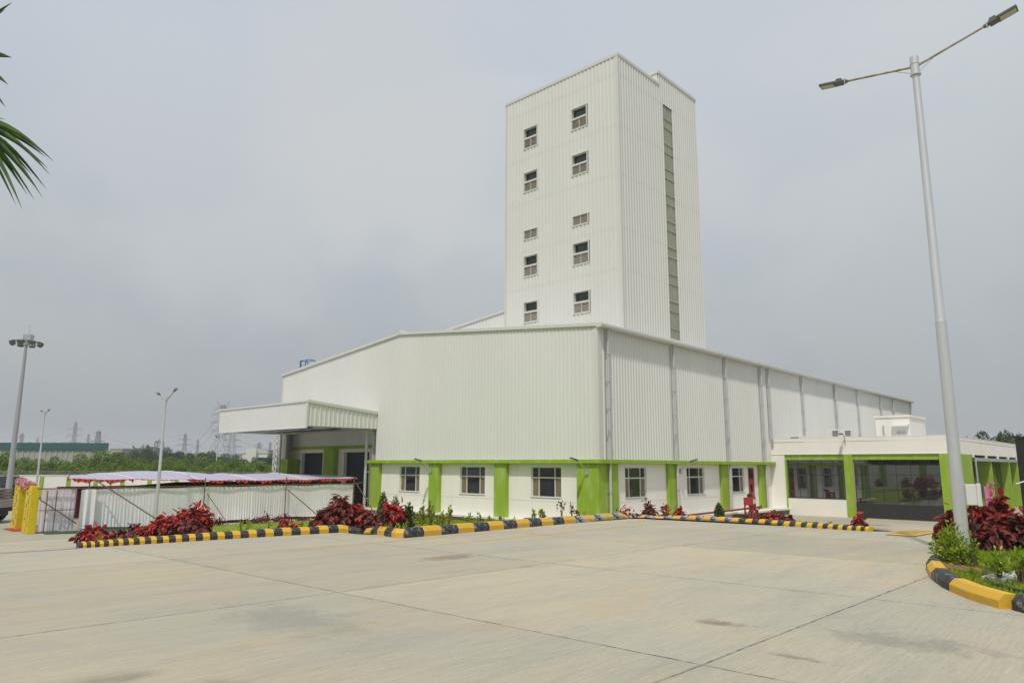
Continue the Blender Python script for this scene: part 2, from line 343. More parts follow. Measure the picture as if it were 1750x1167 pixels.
def grass_blades(name, pts, hmin, hmax, m, label=None):
    n = len(pts); P = np.array(pts); a = RNG.uniform(0, 2 * np.pi, n); h = RNG.uniform(hmin, hmax, n); wd = RNG.uniform(.006, .014, n) * (hmax / .08) ** .5
    dx, dy = np.cos(a), np.sin(a); ln = RNG.uniform(-.5, .5, (n, 2)) * h[:, None]
    V = np.zeros((n, 3, 3)); V[:, 0] = P + np.stack([dx * wd, dy * wd, 0 * h], 1); V[:, 1] = P - np.stack([dx * wd, dy * wd, 0 * h], 1)
    V[:, 2] = P + np.stack([ln[:, 0], ln[:, 1], h], 1)
    me = bpy.data.meshes.new(name); me.from_pydata(V.reshape(-1, 3).tolist(), [], np.arange(3 * n).reshape(n, 3).tolist())
    at_ = me.attributes.new('lv', 'FLOAT', 'FACE'); at_.data.foreach_set('value', RNG.uniform(0, 1, n).astype('f'))
    me.materials.append(m); o = bpy.data.objects.new(name, me); C.objects.link(o); tag(o, kind='stuff')
    o['label'] = label; o['category'] = 'grass'; return o
# lawn behind the kerb
def lawn_in(u, v):
    if u < -14.2: return v > -.95 and v < 6.0 + .35 * (u + 14.2) and u > -20.6
    return v > -3.55 and v < 15.4 and u < -.2 and u > -14.2 or (u < -.2 and v > -3.55 and v < 15.4)
lu = fr(-20.6, -14.2, .5) + fr(-14.2, -.35, .5)[1:]; lvv = fr(-3.55, -.95, .5) + fr(-.95, 15.4, .5)[1:]
tag(sheet('lawn', lu, lvv, .03, M['turf'], lambda u, v: (u > -14.2 or (-.95 < v < 6 + .35 * (u + 14.2) and u > -20.7 + (v + 1) * .8))), kind='structure')
pts = []
while len(pts) < 60000:
    u = random.uniform(-20.6, -.5); v = random.uniform(-3.55, 15.4)
    if u < -14.2 and not (-.95 < v < 6 + .35 * (u + 14.2) and u > -20.5 + (v + 1) * .8): continue
    q = W(u, v); pts.append((q.x, q.y, tz(q.x, q.y) + .028))
grass_blades('grass', pts, .03, .065, M['grass'], 'bright green grass of the lawn behind the striped kerb')
tag(sheet('planting_bed', fr(-2.95, -1.2, .35), fr(-12.2, -3.2, .5), .05, M['soil']), kind='structure')

# ------------------------------------------------------------ kerbs
def kerb_run(path, L, h0, h1, start, side, lab, grp, worn=lambda s: False, w=.30, L1=None, nb=None):
    path = [Vector((p[0], p[1], 0)) for p in path]
    seg = [(path[i + 1] - path[i]).length for i in range(len(path) - 1)]; tot = sum(seg)
    L1 = L1 or L; cut = [0.]
    while cut[-1] < tot: cut.append(cut[-1] + L + (L1 - L) * cut[-1] / tot)
    if nb: cut = [L * i + (L1 - L) * i * i / (2 * nb) for i in range(nb + 1)]
    n = len(cut) - 1; cut = [c * tot / cut[-1] for c in cut]
    def pt(s):
        i = 0
        while i < len(seg) - 1 and s > seg[i]: s -= seg[i]; i += 1
        return path[i].lerp(path[i + 1], s / seg[i])
    def tan(s): return (pt(min(s + .25, tot)) - pt(max(s - .25, 0))).normalized()
    for k in range(n):
        s0, s1 = cut[k] + .004, cut[k + 1] - .004; mid = pt((s0 + s1) / 2); mz = tz(mid.x, mid.y); h = h0 + (h1 - h0) * (k + .5) / n + random.uniform(-.010, .010)
        prof = [(0, -.05), (.0, h * .55), (.075, h), (w - .045, h), (w, h * .8), (w, -.05)]
        vs = []; 
        ns = 4
        for j in range(ns + 1):
            s = s0 + (s1 - s0) * j / ns; p = pt(s); t = tan(s); nn = Vector((-t.y, t.x, 0)) * side
            for (a, z) in prof: q = p + nn * a; vs.append((q.x - mid.x, q.y - mid.y, tz(p.x, p.y) - mz + z))
        m = len(prof); fs = [(j * m + i, j * m + (i + 1) % m, (j + 1) * m + (i + 1) % m, (j + 1) * m + i) for j in range(ns) for i in range(m)] + [tuple(range(m)), tuple(ns * m + i for i in range(m))[::-1]]
        yel = (k + start) % 2 == 0; wn = worn(k / n)
        o = MB().add(vs, fs).build('kerb_block', M[('kyel' if yel else 'kblk') + ('w' if wn else '')], bevel=.008)
        o.location = (mid.x, mid.y, mz); o.rotation_euler = (0, 0, 0)
        cn = 'yellow' if yel else 'black'
        tag(o, ('scuffed ' if wn else '') + cn + ' painted kerb block ' + lab, 'kerb block', grp + ' ' + ('worn ' if wn else '') + cn + ' ones')
K = lambda u, v: W(u, v)
kerb_run([K(-20.9, -1.15), K(-14.35, -1.72), K(-14.05, -1.9)], .075, .11, .20, 1, 1, 'in the long row before the tent and left lawn', 'kerb row left of the lawn step,', L1=.33)
kerb_run([K(-14.0, -2.0), K(-14.55, -4.1), K(-14.45, -4.3)], .55, .21, .23, 0, 1, 'on the short step of the lawn edge', 'kerb on the lawn step,')
kerb_run([K(-14.38, -4.31), K(-10.3, -4.03), K(-2.55, -3.25)], .66, .235, .22, 1, 1, 'between lawn corner and yard corner by the factory', 'kerb row in front of the factory corner,', lambda s: s > .62)
kerb_run([K(-2.3, -3.3), K(-2.2, -5.0), K(-2.65, -7.6), K(-3.4, -12.1)], .42, .20, .13, 0, 1, 'in the row leading toward the annex', 'kerb row toward the annex,', lambda s: s < .35, L1=.12)
isl = [gp(1708, 1040), gp(1660, 1026), gp(1612, 1005), gp(1590, 988), gp(1583, 972), gp(1592, 958)]
# island kerb: explicit long blocks
ip = [Vector((7.25, 7.7, 0)), Vector((6.55, 8.35, 0))] + isl[:1]
kerb_run([isl[5], isl[4], isl[3], isl[2], isl[1], isl[0]], .75, .18, .19, 0, 1, 'on the near curve of the right-hand island', 'kerb of the near island curve,', L1=1.5, nb=5, w=.25)
kg = [gp(1729, 1042), gp(1765, 1052), gp(1830, 1068), gp(1900, 1080)]; kerb_run(kg, .9, .19, .19, 1, 1, 'past the gap at the right end of the island curve', 'kerb past the gap,')
bk = [Vector((11.0, 16.2, 0)), Vector((10.2, 16.0, 0)), Vector((9.3, 15.5, 0)), Vector((8.6, 14.9, 0)), Vector((8.25, 14.3, 0))]
kerb_run([Vector((15.5, 16.9, 0)), Vector((13, 16.7, 0))] + bk, .9, .2, .22, 0, 1, 'on the far side of the island behind the shrubs', 'kerb of the far island side,')
# island ground
ipoly = [(isl[5].x, isl[5].y), (isl[4].x, isl[4].y), (isl[3].x, isl[3].y), (isl[2].x, isl[2].y), (isl[1].x, isl[1].y), (isl[0].x, isl[0].y), *[(q_.x + .05, q_.y + .05) for q_ in kg], (16, kg[-1].y), (16, 16.9), (13, 16.7), (11, 16.2), (10.2, 16), (9.3, 15.5), (8.6, 14.9)]
def inpoly(x, y, P):
    c = False; n = len(P)
    for i in range(n):
        (x1, y1), (x2, y2) = P[i], P[(i + 1) % n]
        if (y1 > y) != (y2 > y) and x < (x2 - x1) * (y - y1) / (y2 - y1) + x1: c = not c
    return c
cx_ = sum(p[0] for p in ipoly) / len(ipoly); cy_ = sum(p[1] for p in ipoly) / len(ipoly)
sp = [(p[0] + (cx_ - p[0]) * .03, p[1] + (cy_ - p[1]) * .03) for p in ipoly]
me = bpy.data.meshes.new('island_lawn'); me.from_pydata([(x, y, tz(x, y) + .075) for x, y in sp], [], [tuple(range(len(sp)))]); me.materials.append(M['turf'])
o = bpy.data.objects.new('island_lawn', me); C.objects.link(o); tag(o, kind='structure')
pts = []
soilc = (isl[3].x + .55, isl[3].y + .35)
while len(pts) < 60000:
    x = random.uniform(6, 13); y = random.uniform(7, 17)
    if not inpoly(x, y, sp): continue
    if math.hypot((x - 7.47) / .30, (y - 12.35) / .58) < 1 + random.uniform(-.3, .3): continue
    if abs((x - 7.75) * .8 + (y - 10.9) * .6) < .62 and abs(-(x - 7.75) * .6 + (y - 10.9) * .8) < .62: continue
    pts.append((x, y, tz(x, y) + .073))
grass_blades('grass', pts, .03, .10, M['grass'], 'rough green grass of the island round the tall lamp post')
mb = MB(); vs = []
for j in range(14):
    t = 2 * math.pi * j / 14; vs.append((7.47 + .30 * math.cos(t) * random.uniform(.85, 1.15), 12.35 + .6 * math.sin(t) * random.uniform(.85, 1.15), -.145 + .11 + .006))
mb.add(vs, [tuple(range(14))]); tag(mb.build('soil_patch', M['soil']), kind='structure')
mb = MB(); mb.box(-.55, .55, -.55, .55, 0, .06); o = mb.build('cover_slab', M['slab'], bevel=.01); o.location = (7.75, 10.9, tz(7.75, 10.9) + .09); o.rotation_euler = (0, 0, R(37))
tag(o, 'flat grey concrete cover slab lying in the island grass', 'cover slab')
mb = MB(); hp = [at(1763, 1006, 10.3)] + [gp(x, y, .13) for x, y in ((1738, 1004), (1716, 1000), (1697, 996), (1684, 988), (1680, 978), (1686, 971), (1694, 966))] + [gp(1700, 978, .15), gp(1712, 973, .16), gp(1722, 969, .15), gp(1732, 967, .14), gp(1750, 966, .12)]
def smoothpath(p, n=5):
    o = []; p = [Vector(q) for q in p]
    for i in range(len(p) - 1):
        a, b, c, d = p[max(i - 1, 0)], p[i], p[i + 1], p[min(i + 2, len(p) - 1)]
        for k in range(n):
            t = k / n; o.append(.5 * ((2 * b) + (c - a) * t + (2 * a - 5 * b + 4 * c - d) * t * t + (3 * b - a - 3 * c + d) * t ** 3))
    return o + [p[-1]]
hp2 = [gp(x, y, .13) for x, y in ((1752, 1010), (1735, 1007), (1716, 1001), (1700, 997), (1688, 990), (1682, 980), (1686, 973), (1694, 968))]
mb.tube(smoothpath(hp2), .022, 8); o = mb.build('garden_hose', M['rubber'], smooth=True); tag(o, 'dark green garden hose curling over the island grass', 'hose')
mb = MB(); mb.tube(smoothpath([gp(x, y, .15) for x, y in ((1706, 981), (1716, 972), (1728, 969), (1742, 968), (1760, 969))]), .03, 8); tag(mb.build('hose_end', M['black'], smooth=True), 'thick black corrugated hose end behind the seedlings', 'hose')
mb = MB(); mb.tube([gp(1716, 985, .1), at(1733, 993, 11.2), at(1752, 1001, 10.6)], .012, 6); tag(mb.build('cable', M['black']), 'thin straight black cable crossing the cover slab', 'cable')

# painted lines, drain, grate, rangoli dots
def strip(name, a, b, wd, m, dz, n=12):
    a = Vector(a); b = Vector(b); t = (b - a).normalized(); nn = Vector((-t.y, t.x, 0)) * wd / 2; mb = MB(); vs = []
    for i in range(n + 1):
        p = a.lerp(b, i / n)
        for q in (p - nn, p + nn): vs.append((q.x, q.y, tz(q.x, q.y) + dz))
    mb.add(vs, [(2 * i, 2 * i + 1, 2 * i + 3, 2 * i + 2) for i in range(n)]); return mb.build(name, m)
tag(strip('road_marking', W(-14.95, -6.2), W(-5.2, -5.85), .11, M['line'], .004), kind='structure')
tag(strip('drain_channel', W(-30, -.9), W(-20.95, -1.25), .16, M['dark'], .005, 30), kind='structure')
# yellow drain grating near the annex
g0 = [W(-4.35, -12.85), W(-4.5, -13.55), W(3.2, -13.9), W(3.2, -13.2)]
gm = MB(); gt = thing('drain_grating', 'yellow steel drain grating in the paving before the annex', 'grating', (g0[0].x, g0[0].y, tz(g0[0].x, g0[0].y)))
for a, b in ((0, 1), (1, 2), (2, 3), (3, 0)):
    n = 10
    for k in range(n):
        p, q = [(g0[a].lerp(g0[b], (k + e) / n)) for e in (0, 1)]
        gm.bar(Vector((p.x, p.y, tz(p.x, p.y) + .03)) - gt.location, Vector((q.x, q.y, tz(q.x, q.y) + .03)) - gt.location, .035)
gm.build('frame', M['line'], gt); gm = MB()
for k in range(1, 30):
    t = k / 30; a = g0[0].lerp(g0[3], t); b = g0[1].lerp(g0[2], t)
    gm.bar(Vector((a.x, a.y, tz(a.x, a.y) + .025)) - gt.location, Vector((b.x, b.y, tz(b.x, b.y) + .025)) - gt.location, .035)
gm.build('bars', mat('worn yellow grating', (.38, .27, .07), .7, 0, .2, 5), gt)
def flatblob(px, py, rx, ry, m, name, lab):
    c = gp(px, py); mb = MB(); vs = [(rx * math.cos(t) * random.uniform(.8, 1.1), ry * math.sin(t) * random.uniform(.8, 1.1), 0) for t in [2 * math.pi * j / 16 for j in range(16)]]
    vs = [(x, y, tz(c.x + x, c.y + y) - tz(c.x, c.y)) for x, y, _ in vs]
    o = mb.add(vs, [tuple(range(16))]).build(name, m); o.location = (c.x, c.y, tz(c.x, c.y) + .012); tag(o, lab, 'floor pattern')
flatblob(1504, 897.5, .5, .35, M['orange'], 'powder_pattern', 'orange powder pattern on the paving before the dark glass')
flatblob(1393, 893, .7, .5, M['lilac'], 'powder_pattern', 'pale lilac powder pattern on the paving left of the green column')
flatblob(1390, 892.6, .3, .22, mat('green powder', (.25, .4, .05), .9), 'powder_pattern', 'small green powder dot in the lilac pattern')
flatblob(1502, 907, .45, .18, M['dark'], 'manhole', 'dark flat drain cover past the end of the kerb')

# ------------------------------------------------------------ factory
def face(kind, off):
    if kind == 'u': return lambda s, d, z: (off - d, s, z)      # wall whose outward normal is -u
    return lambda s, d, z: (s, off - d, z)                       # outward normal is -v
def corr(name, F, s0, s1, zb, ztop, parent, m, pitch=.2, depth=.028, holes=(), laps=(), lapoff=.005, steps=None):
    """ribbed sheet; ztop(s); holes (s0,s1,z0,z1); laps: heights at which the upper sheet overlaps the lower one"""
    mb = MB(); zt = ztop if callable(ztop) else (lambda s: ztop)
    xs = [s0]; ds = [0]; x = s0
    while x < s1 - 1e-6:
        for fx, d in ((.45, 0), (.60, depth), (.85, depth), (1., 0)):
            xs.append(min(x + fx * pitch, s1)); ds.append(d)
        x += pitch
    lev = [zb] + sorted(laps) + [None]
    for i in range(len(xs) - 1):
        a, b = xs[i], xs[i + 1]
        if b - a < 1e-6: continue
        mid = (a + b) / 2
        for li in range(len(lev) - 1):
            lo = lev[li] - (.03 if li else 0); off = lapoff if li else 0
            hi = lev[li + 1]; top = hi is None
            hs = sorted((h[2], h[3]) for h in holes if h[0] <= mid <= h[1])
            cur = lo; end = zt(mid) if top else hi
            if lo >= zt(mid): continue
            segs = []
            for (h0, h1) in hs:
                if h1 <= lo or h0 >= end: continue
                if h0 > cur: segs.append((cur, h0, False))
                cur = max(cur, h1)
            if cur < end: segs.append((cur, end, top))
            for z0, z1, tp in segs:
                za, zb2 = (zt(a), zt(b)) if tp else (min(z1, zt(a)), min(z1, zt(b)))
                o1 = off * max(0, 1 - (z0 - lo) / 2.5); o2 = off * max(0, 1 - (min(za, zb2) - lo) / 2.5)
                mb.quad(F(a, ds[i] + o1, z0), F(b, ds[i + 1] + o1, z0), F(b, ds[i + 1] + o2, zb2), F(a, ds[i] + o2, za))
    return mb.build(name, m, parent)
def wallholes(name, F, s0, s1, z0, z1, holes, parent, m, rev=.13, d=0):
    mb = MB(); S = sorted({s0, s1, *[h[0] for h in holes], *[h[1] for h in holes]}); Z = sorted({z0, z1, *[h[2] for h in holes], *[h[3] for h in holes]})
    for i in range(len(S) - 1):
        for j in range(len(Z) - 1):
            a, b, c, e = S[i], S[i + 1], Z[j], Z[j + 1]; ms, mz = (a + b) / 2, (c + e) / 2
            if any(h[0] < ms < h[1] and h[2] < mz < h[3] for h in holes): continue
            mb.quad(F(a, d, c), F(b, d, c), F(b, d, e), F(a, d, e))
    for (a, b, c, e) in holes:
        for p, q in (((a, c), (b, c)), ((b, c), (b, e)), ((b, e), (a, e)), ((a, e), (a, c))):
            mb.quad(F(p[0], d, p[1]), F(q[0], d, q[1]), F(q[0], d - rev, q[1]), F(p[0], d - rev, p[1]))
    return mb.build(name, m, parent)
fac = bthing('factory_building', 'tall white clad factory with a square tower, lime green pilasters and a loading canopy', 'factory')
FL, FR = face('u', 0), face('v', 0)
VL = 27.81; VR = 14.43; ZE = 7.99; ZR = 9.35; ULEN = 52.5; ZC = 1.885; ZP = -.9
gz = lambda v: ZR - (ZR - ZE) * abs(v - VR) / VR if v <= VR else ZR - (ZR - 7.94) * (v - VR) / (VL - VR)
corr('gable_cladding', FL, 0.06, VL, ZC, gz, fac, M['clad'], .24, .026, holes=[(16.5, VL - .85, 0, 3.9)])
corr('side_cladding', FR, 0.06, ULEN, ZC, ZE, fac, M['clad'], .24, .038)
mb = MB(); mb.box(-.05, .14, -.062, -.0, ZC, ZE - .02); mb.box(-.051, -.0, .0, .14, ZC + .002, ZE - .03); mb.build('corner_flashing', M['clad2'], fac)
mb = MB(); mb.box(-.05, .06, VL - .06, VL + .03, 1.9, 7.9); mb.build('end_flashing', M['clad2'], fac)
# rear and far walls
mb = MB(); mb.quad((0, VL, -1.5), (ULEN, VL, -1.5), (ULEN, VL, 7.94), (0, VL, 7.94)); mb.add([(ULEN, 0, -1.5), (ULEN, VL, -1.5), (ULEN, VL, 7.94), (ULEN, VR, ZR), (ULEN, 0, ZE)], [(0, 1, 2, 3, 4)]); mb.build('rear_wall', M['clad'], fac)
# roof with verge trim and gutters
mb = MB()
for (va, za, vb, zb) in ((-.12, ZE + .03, VR, ZR + .06), (VR, ZR + .06, VL + .1, 7.94 + .03)):
    mb.add([(-.10, va, za), (ULEN + .1, va, za), (ULEN + .1, vb, zb), (-.10, vb, zb), (-.10, va, za + .04), (ULEN + .1, va, za + .04), (ULEN + .1, vb, zb + .04), (-.10, vb, zb + .04)], [(0, 1, 2, 3), (4, 5, 6, 7), (0, 1, 5, 4), (1, 2, 6, 5), (2, 3, 7, 6), (3, 0, 4, 7)])
roof = mb.build('roof', M['roof'], fac)
mb = MB()
def verge(mb, u0, va, za, vb, zb, t=.14, d=.07):
    mb.add([(u0 - d, va, za - t * .6), (u0 + .02, va, za - t * .6), (u0 + .02, va, za + .07), (u0 - d, va, za + .07), (u0 - d, vb, zb - t * .6), (u0 + .02, vb, zb - t * .6), (u0 + .02, vb, zb + .07), (u0 - d, vb, zb + .07)], [(0, 1, 2, 3), (4, 5, 6, 7), (0, 1, 5, 4), (1, 2, 6, 5), (2, 3, 7, 6), (3, 0, 4, 7)])
verge(mb, -.035, -.3, ZE + .02, VR, ZR + .03); verge(mb, -.035, VR, ZR + .03, VL + .08, 7.97); mb.build('verge_trim', M['clad2'], roof)
mb = MB()
mb.box(-.12, ULEN + .2, -.34, -.05, ZE - .10, ZE + .0); mb.box(-.13, ULEN + .21, -.365, -.32, ZE - .03, ZE + .07); mb.build('gutter', M['clad2'], roof)
mb = MB(); mb.tube([(-.12, VR, ZR + .11), (ULEN, VR, ZR + .11)], .11, 8); mb.build('ridge_cap', M['clad2'], roof)

# lower walls, ledge, plinth
WL = [(2.26, 4.13), (7.28, 9.15), (12.47, 14.26)]; WR = [(2.18, 4.03), (7.93, 9.86), (12.93, 14.76)]
ZW0, ZW1 = .13, 1.56; ZL0, ZL1 = 1.72, 1.90
dF = -.10
wallholes('front_lower_wall', FL, .1, 16.86, ZP, ZL0, [(a, b, ZW0, ZW1) for a, b in WL], fac, M['wall'], .14, dF)
wallholes('side_lower_wall', FR, .1, 18.6, ZP, ZL0, [(a, b, ZW0, ZW1) for a, b in WR] + [(15.28, 16.15, ZP + .01, 1.54)], fac, M['wall'], .14, dF)
mb = MB()
for F, s1 in ((FL, 16.86), (FR, 18.6)):      # grooves in the render
    mb.box(.12, s1, dF - .02, dF + .004, -.055, -.04, F=F)
mb.build('render_groove', M['soffit'], fac)
mb = MB(); mb.box(-.26, .06, -.27, 17.05, ZL0, ZL1); mb.box(.06, 18.75, -.265, .06, ZL0 + .001, ZL1 - .001); led = mb.build('ledge_band', M['green'], fac, bevel=.01)
def pil(F, s0, s1, d, nm='pilaster', z0=ZP, z1=ZL0): mb = MB(); mb.box(s0, s1, -.11, d, z0, z1 - .002, F=F); return mb.build(nm, M['green'], fac, bevel=.012)
pil(FL, 5.60, 6.42, .13); pil(FL, 10.62, 11.43, .13); pil(FL, 15.95, 16.8, .13)
mb = MB(); mb.box(-.13, .32, -.05, 1.18, ZP, ZL0 - .002); mb.box(.32, 1.43, -.045, .2, ZP, ZL0 - .003); mb.build('pilaster', M['green'], fac, bevel=.012)['label'] = 'wide lime green corner pilaster'
for a, b in ((5.85, 6.78), (11.6, 12.45), (16.62, 17.7)): pil(FR, a, b, .06)
mb = MB(); mb.box(-.38, 17.05 * 0 + .1, -.38, 17.1, ZP - .11, ZP); mb.box(.1, 18.9, -.381, .1, ZP - .111, ZP - .001); mb.box(12.6, 18.9, -1.0, -.381, ZP - .112, ZP - .002); mb.build('plinth_ledge', M['plinth'], fac, bevel=.01)
mb = MB(); mb.box(.12, 18.6, .12, 17.0, -2.2, ZP - .113)
for s in (.6, 6.0, 11.1, 16.3): mb.box(-.22, .119, s - .4, s + .4, -2.2, ZP - .114)
for s in (.9, 6.3, 12.0, 17.2): mb.box(s - .4, s + .4, -.20, .119, -2.2, ZP - .115)
mb.build('plinth_wall', M['plinthlow'], fac)
def window(F, a, b, z0, z1, d, parent, split=.36):
    g = d - .12; w = b - a; t = .045
    fm = MB()
    for x0, x1, y0, y1 in ((a, b, z0, z0 + t), (a, b, z1 - t, z1), (a, a + t, z0 + t, z1 - t), (b - t, b, z0 + t, z1 - t)): fm.box(x0, x1, g - .02, g + .045, y0, y1, F=F)
    zs = z1 - (z1 - z0) * split; s1, s2 = a + w * .235, b - w * .235
    fm.box(a + t, b - t, g - .019, g + .04, zs - .03, zs + .03, F=F)
    for s in (s1, s2):
        fm.box(s - .022, s + .022, g - .018, g + .04, z0 + t, zs - .03, F=F); fm.box(s - .022, s + .022, g - .018, g + .04, zs + .03, z1 - t, F=F)
    wdw = fm.build('window', M['alu'], parent)
    gm = MB(); gm.box(a + t, b - t, g - .012, g - .006, z0 + t, z1 - t, F=F); gm.build('pane', M['glass'], wdw)
    cm = MB(); cm.box(a + t, s1 - .022, g - .005, g - .001, z0 + t, zs - .03, F=F); cm.build('curtain', M['curtain'], wdw); cm = MB(); cm.box(s2 + .022, b - t, g - .005, g - .001, z0 + t, zs - .03, F=F); cm.build('curtain', M['curtain'], wdw)
    sm = MB(); sm.box(a - .02, b + .02, d - .05, d + .025, z0 - .03, z0 + .001, F=F); sm.build('sill', M['galv'], wdw)
    return wdw
for a, b in WL: window(FL, a, b, ZW0, ZW1, dF, fac)
for a, b in WR: window(FR, a, b, ZW0, ZW1, dF, fac)
mb = MB(); F = FR; mb.box(15.32, 16.1, dF - .06, dF - .02, ZP + .02, .9, F=F); mb.box(15.32, 15.40, dF - .06, dF - .015, .9, 1.5, F=F); mb.box(16.02, 16.1, dF - .06, dF - .015, .9, 1.5, F=F); mb.box(15.4, 16.02, dF - .06, dF - .016, 1.44, 1.5, F=F)
dr = mb.build('door', M['red'], fac); dr['label'] = 'red side door with a small glass pane'
mb = MB(); mb.box(15.4, 16.02, dF - .05, dF - .04, .9, 1.44, F=F); mb.box(15.6, 15.85, dF - .03, dF - .012, .1, .55, F=F); mb.build('pane', M['glass'], dr)
mb = MB(); mb.box(15.98, 16.03, dF - .02, dF + .05, -.05, .1, F=F); mb.build('handle', M['galv'], dr)

# downpipes
def downpipe(u, zb, F=FR, r=.062, top=ZE - .12, rod=True):
    mb = MB(); d0 = .16 
    mb.tube([F(u, .2, top + .05), F(u, d0, top - .15), F(u, d0, zb)], r, 10)
    o = mb.build('downpipe', M['pvc'], fac, smooth=True)
    cm = MB(); z = top - 1.2
    while z > zb + .2:
        cm.box(u - .075, u + .07, d0 - .02, d0 + r + .006, z - .012, z + .012, F=F); cm.box(u - .16, u + .0, .03, .07, z - .012, z + .012, F=F); z -= 1.25
    cm.tube([F(u, d0, 3.0), F(u, d0, 3.22)], r * 1.22, 10)
    if rod: cm.box(u - .155, u - .13, .04, .075, max(zb, 1.95), top - .1, F=F)
    cm.build('clamp', M['galv'], o)
for u in (.63, 6.55, 12.46, 17.32): downpipe(u, ZP)
for u in (18.48, 24.13, 30.82): downpipe(u, 3.3)
for u in (36.04, 42.28, 46.1, 52.17): downpipe(u, 3.3, rod=False)

# tower
TU, TV, TV2, TU2 = 2.956, .505, 8.63, 11.38; TZ = 23.18; TZ3 = 23.92; TS = 7.0
FT, FTR = face('u', TU), face('v', TV)
rows = [(19.86, 21.1), (17.2, 18.37), (14.33, 14.87), (12.15, 13.34), (9.5, 10.65)]
cols = [(2.56, 3.60), (6.11, 7.14)]
laps = [11.49, 13.67, 16.57, 19.27, 22.15]
hl = [(a, b, z0, z1) for a, b in cols for z0, z1 in rows]
corr('tower_front_cladding', FT, TV, TV2, 7.7, TZ - .02, fac, M['clad'], .25, .035, holes=hl, laps=laps)
corr('tower_side_cladding', FTR, TU, TU2, 7.7, lambda s: TZ - .02 if s < TS else TZ3 - .02, fac, M['clad'], .25, .036, holes=[(7.47, 8.5, 8.43, 22.15)], laps=laps)
mb = MB(); mb.quad((TU2, TV, 7.5), (TU2, TV2, 7.5), (TU2, TV2, TZ3), (TU2, TV, TZ3)); mb.quad((TU, TV2, 7.5), (TU2, TV2, 7.5), (TU2, TV2, TZ), (TU, TV2, TZ)); mb.quad((TS, TV2, TZ), (TU2, TV2, TZ), (TU2, TV2, TZ3), (TS, TV2, TZ3))
mb.quad((TS, TV, TZ), (TS, TV2, TZ), (TS, TV2, TZ3), (TS, TV, TZ3)); mb.quad((TU, TV, TZ), (TS, TV, TZ), (TS, TV2, TZ), (TU, TV2, TZ)); mb.quad((TS, TV, TZ3), (TU2, TV, TZ3), (TU2, TV2, TZ3), (TS, TV2, TZ3)); mb.build('tower_roof', M['clad'], fac)
mb = MB(); c = .055
mb.box(TU - c, TU + .02, TV - c, TV2 + c, TZ - .05, TZ + .12); mb.box(TU + .02, TS + .12, TV - c, TV + .02, TZ - .051, TZ + .119)
mb.box(TS - c, TS + .02, TV - .06, TV2 + c, TZ3 - .05, TZ3 + .12); mb.box(TS + .02, TU2 + .05, TV - .06, TV + .02, TZ3 - .051, TZ3 + .119)
mb.box(TU - .045, TU + .08, TV - .04, TV + .01, 7.7, TZ - .06); mb.box(TU - .043, TU + .01, TV + .011, TV + .12, 7.7, TZ - .061); mb.box(TU - .042, TU + .01, TV2 - .10, TV2 + .02, 7.7, TZ - .062)
mb.build('tower_flashing', M['clad2'], fac)
mb = MB(); mb.box(7.47, 8.5, -.08, -.03, 8.43, 22.15, F=FTR)
sk = mb.build('tower_skylight', M['fibre'], fac); sk['label'] = 'tall olive translucent strip up the tower side'
mb = MB(); z = 8.43; k = 0
for s in (7.47, 7.72, 7.98, 8.24, 8.49): mb.box(s - .012, s + .012, -.03, .0, 8.43, 22.15, F=FTR)
mb.build('rib', mat('olive rib', (.36, .37, .30), .5), sk); mb = MB()
while z < 22: mb.box(7.48, 8.49, -.028, .008, z, z + (.035 if k % 3 else .07), F=FTR); z += .98 if k % 2 else .56; k += 1
mb.build('crossbar', mat('pale yellow crossbar', (.44, .43, .30), .5), sk)
for a, b in cols:
    for i, (z0, z1) in enumerate(rows):
        F = FT; full = z1 - z0 > .8; t = .035; fm = MB()
        for x0, x1, y0, y1 in ((a - .01, b + .01, z0 - .02, z0 + t), (a - .03, b + .03, z1 - .02, z1 + .03), (a - .02, a + t, z0 + t, z1 - .02), (b - .03, b + .02, z0 + t, z1 - .02)): fm.box(x0, x1, -.22, .052, y0, y1, F=F)
        fm.box(a - .04, b + .04, -.02, .05, z0 - .045, z0 - .02, F=F)
        zm = z0 + .50 * (z1 - z0) if full else z1
        if full: fm.box(a + t, b - .03, -.2, .045, zm - .05, zm + .05, F=F)
        wd = fm.build('tower_window', M['clad2'], fac)
        if full:
            pm = MB(); pm.box(a + t, b - .03, -.17, -.16, zm + .06, z1 - .02, F=F); pm.build('pane', M['glass'], wd)
        lm = MB(); zz = z0 + t; top = (zm - .07) if full else z1 - .02
        while zz < top - .02:
            lm.add([F(a + t, .0, zz), F(b - .03, .0, zz), F(b - .03, -.07, zz + .06), F(a + t, -.07, zz + .06), F(a + t, .0, zz + .012), F(b - .03, .0, zz + .012), F(b - .03, -.07, zz + .072), F(a + t, -.07, zz + .072)], [(0, 1, 2, 3), (4, 5, 6, 7), (0, 1, 5, 4), (2, 3, 7, 6)]); zz += .062
        lm.box((a + b) / 2 - .02, (a + b) / 2 + .02, -.08, .03, z0 + t, top, F=F); lm.box(a + t, b - .03, -.12, -.11, z0 + t, top, F=F); lm.build('louvre', M['louver'], wd)
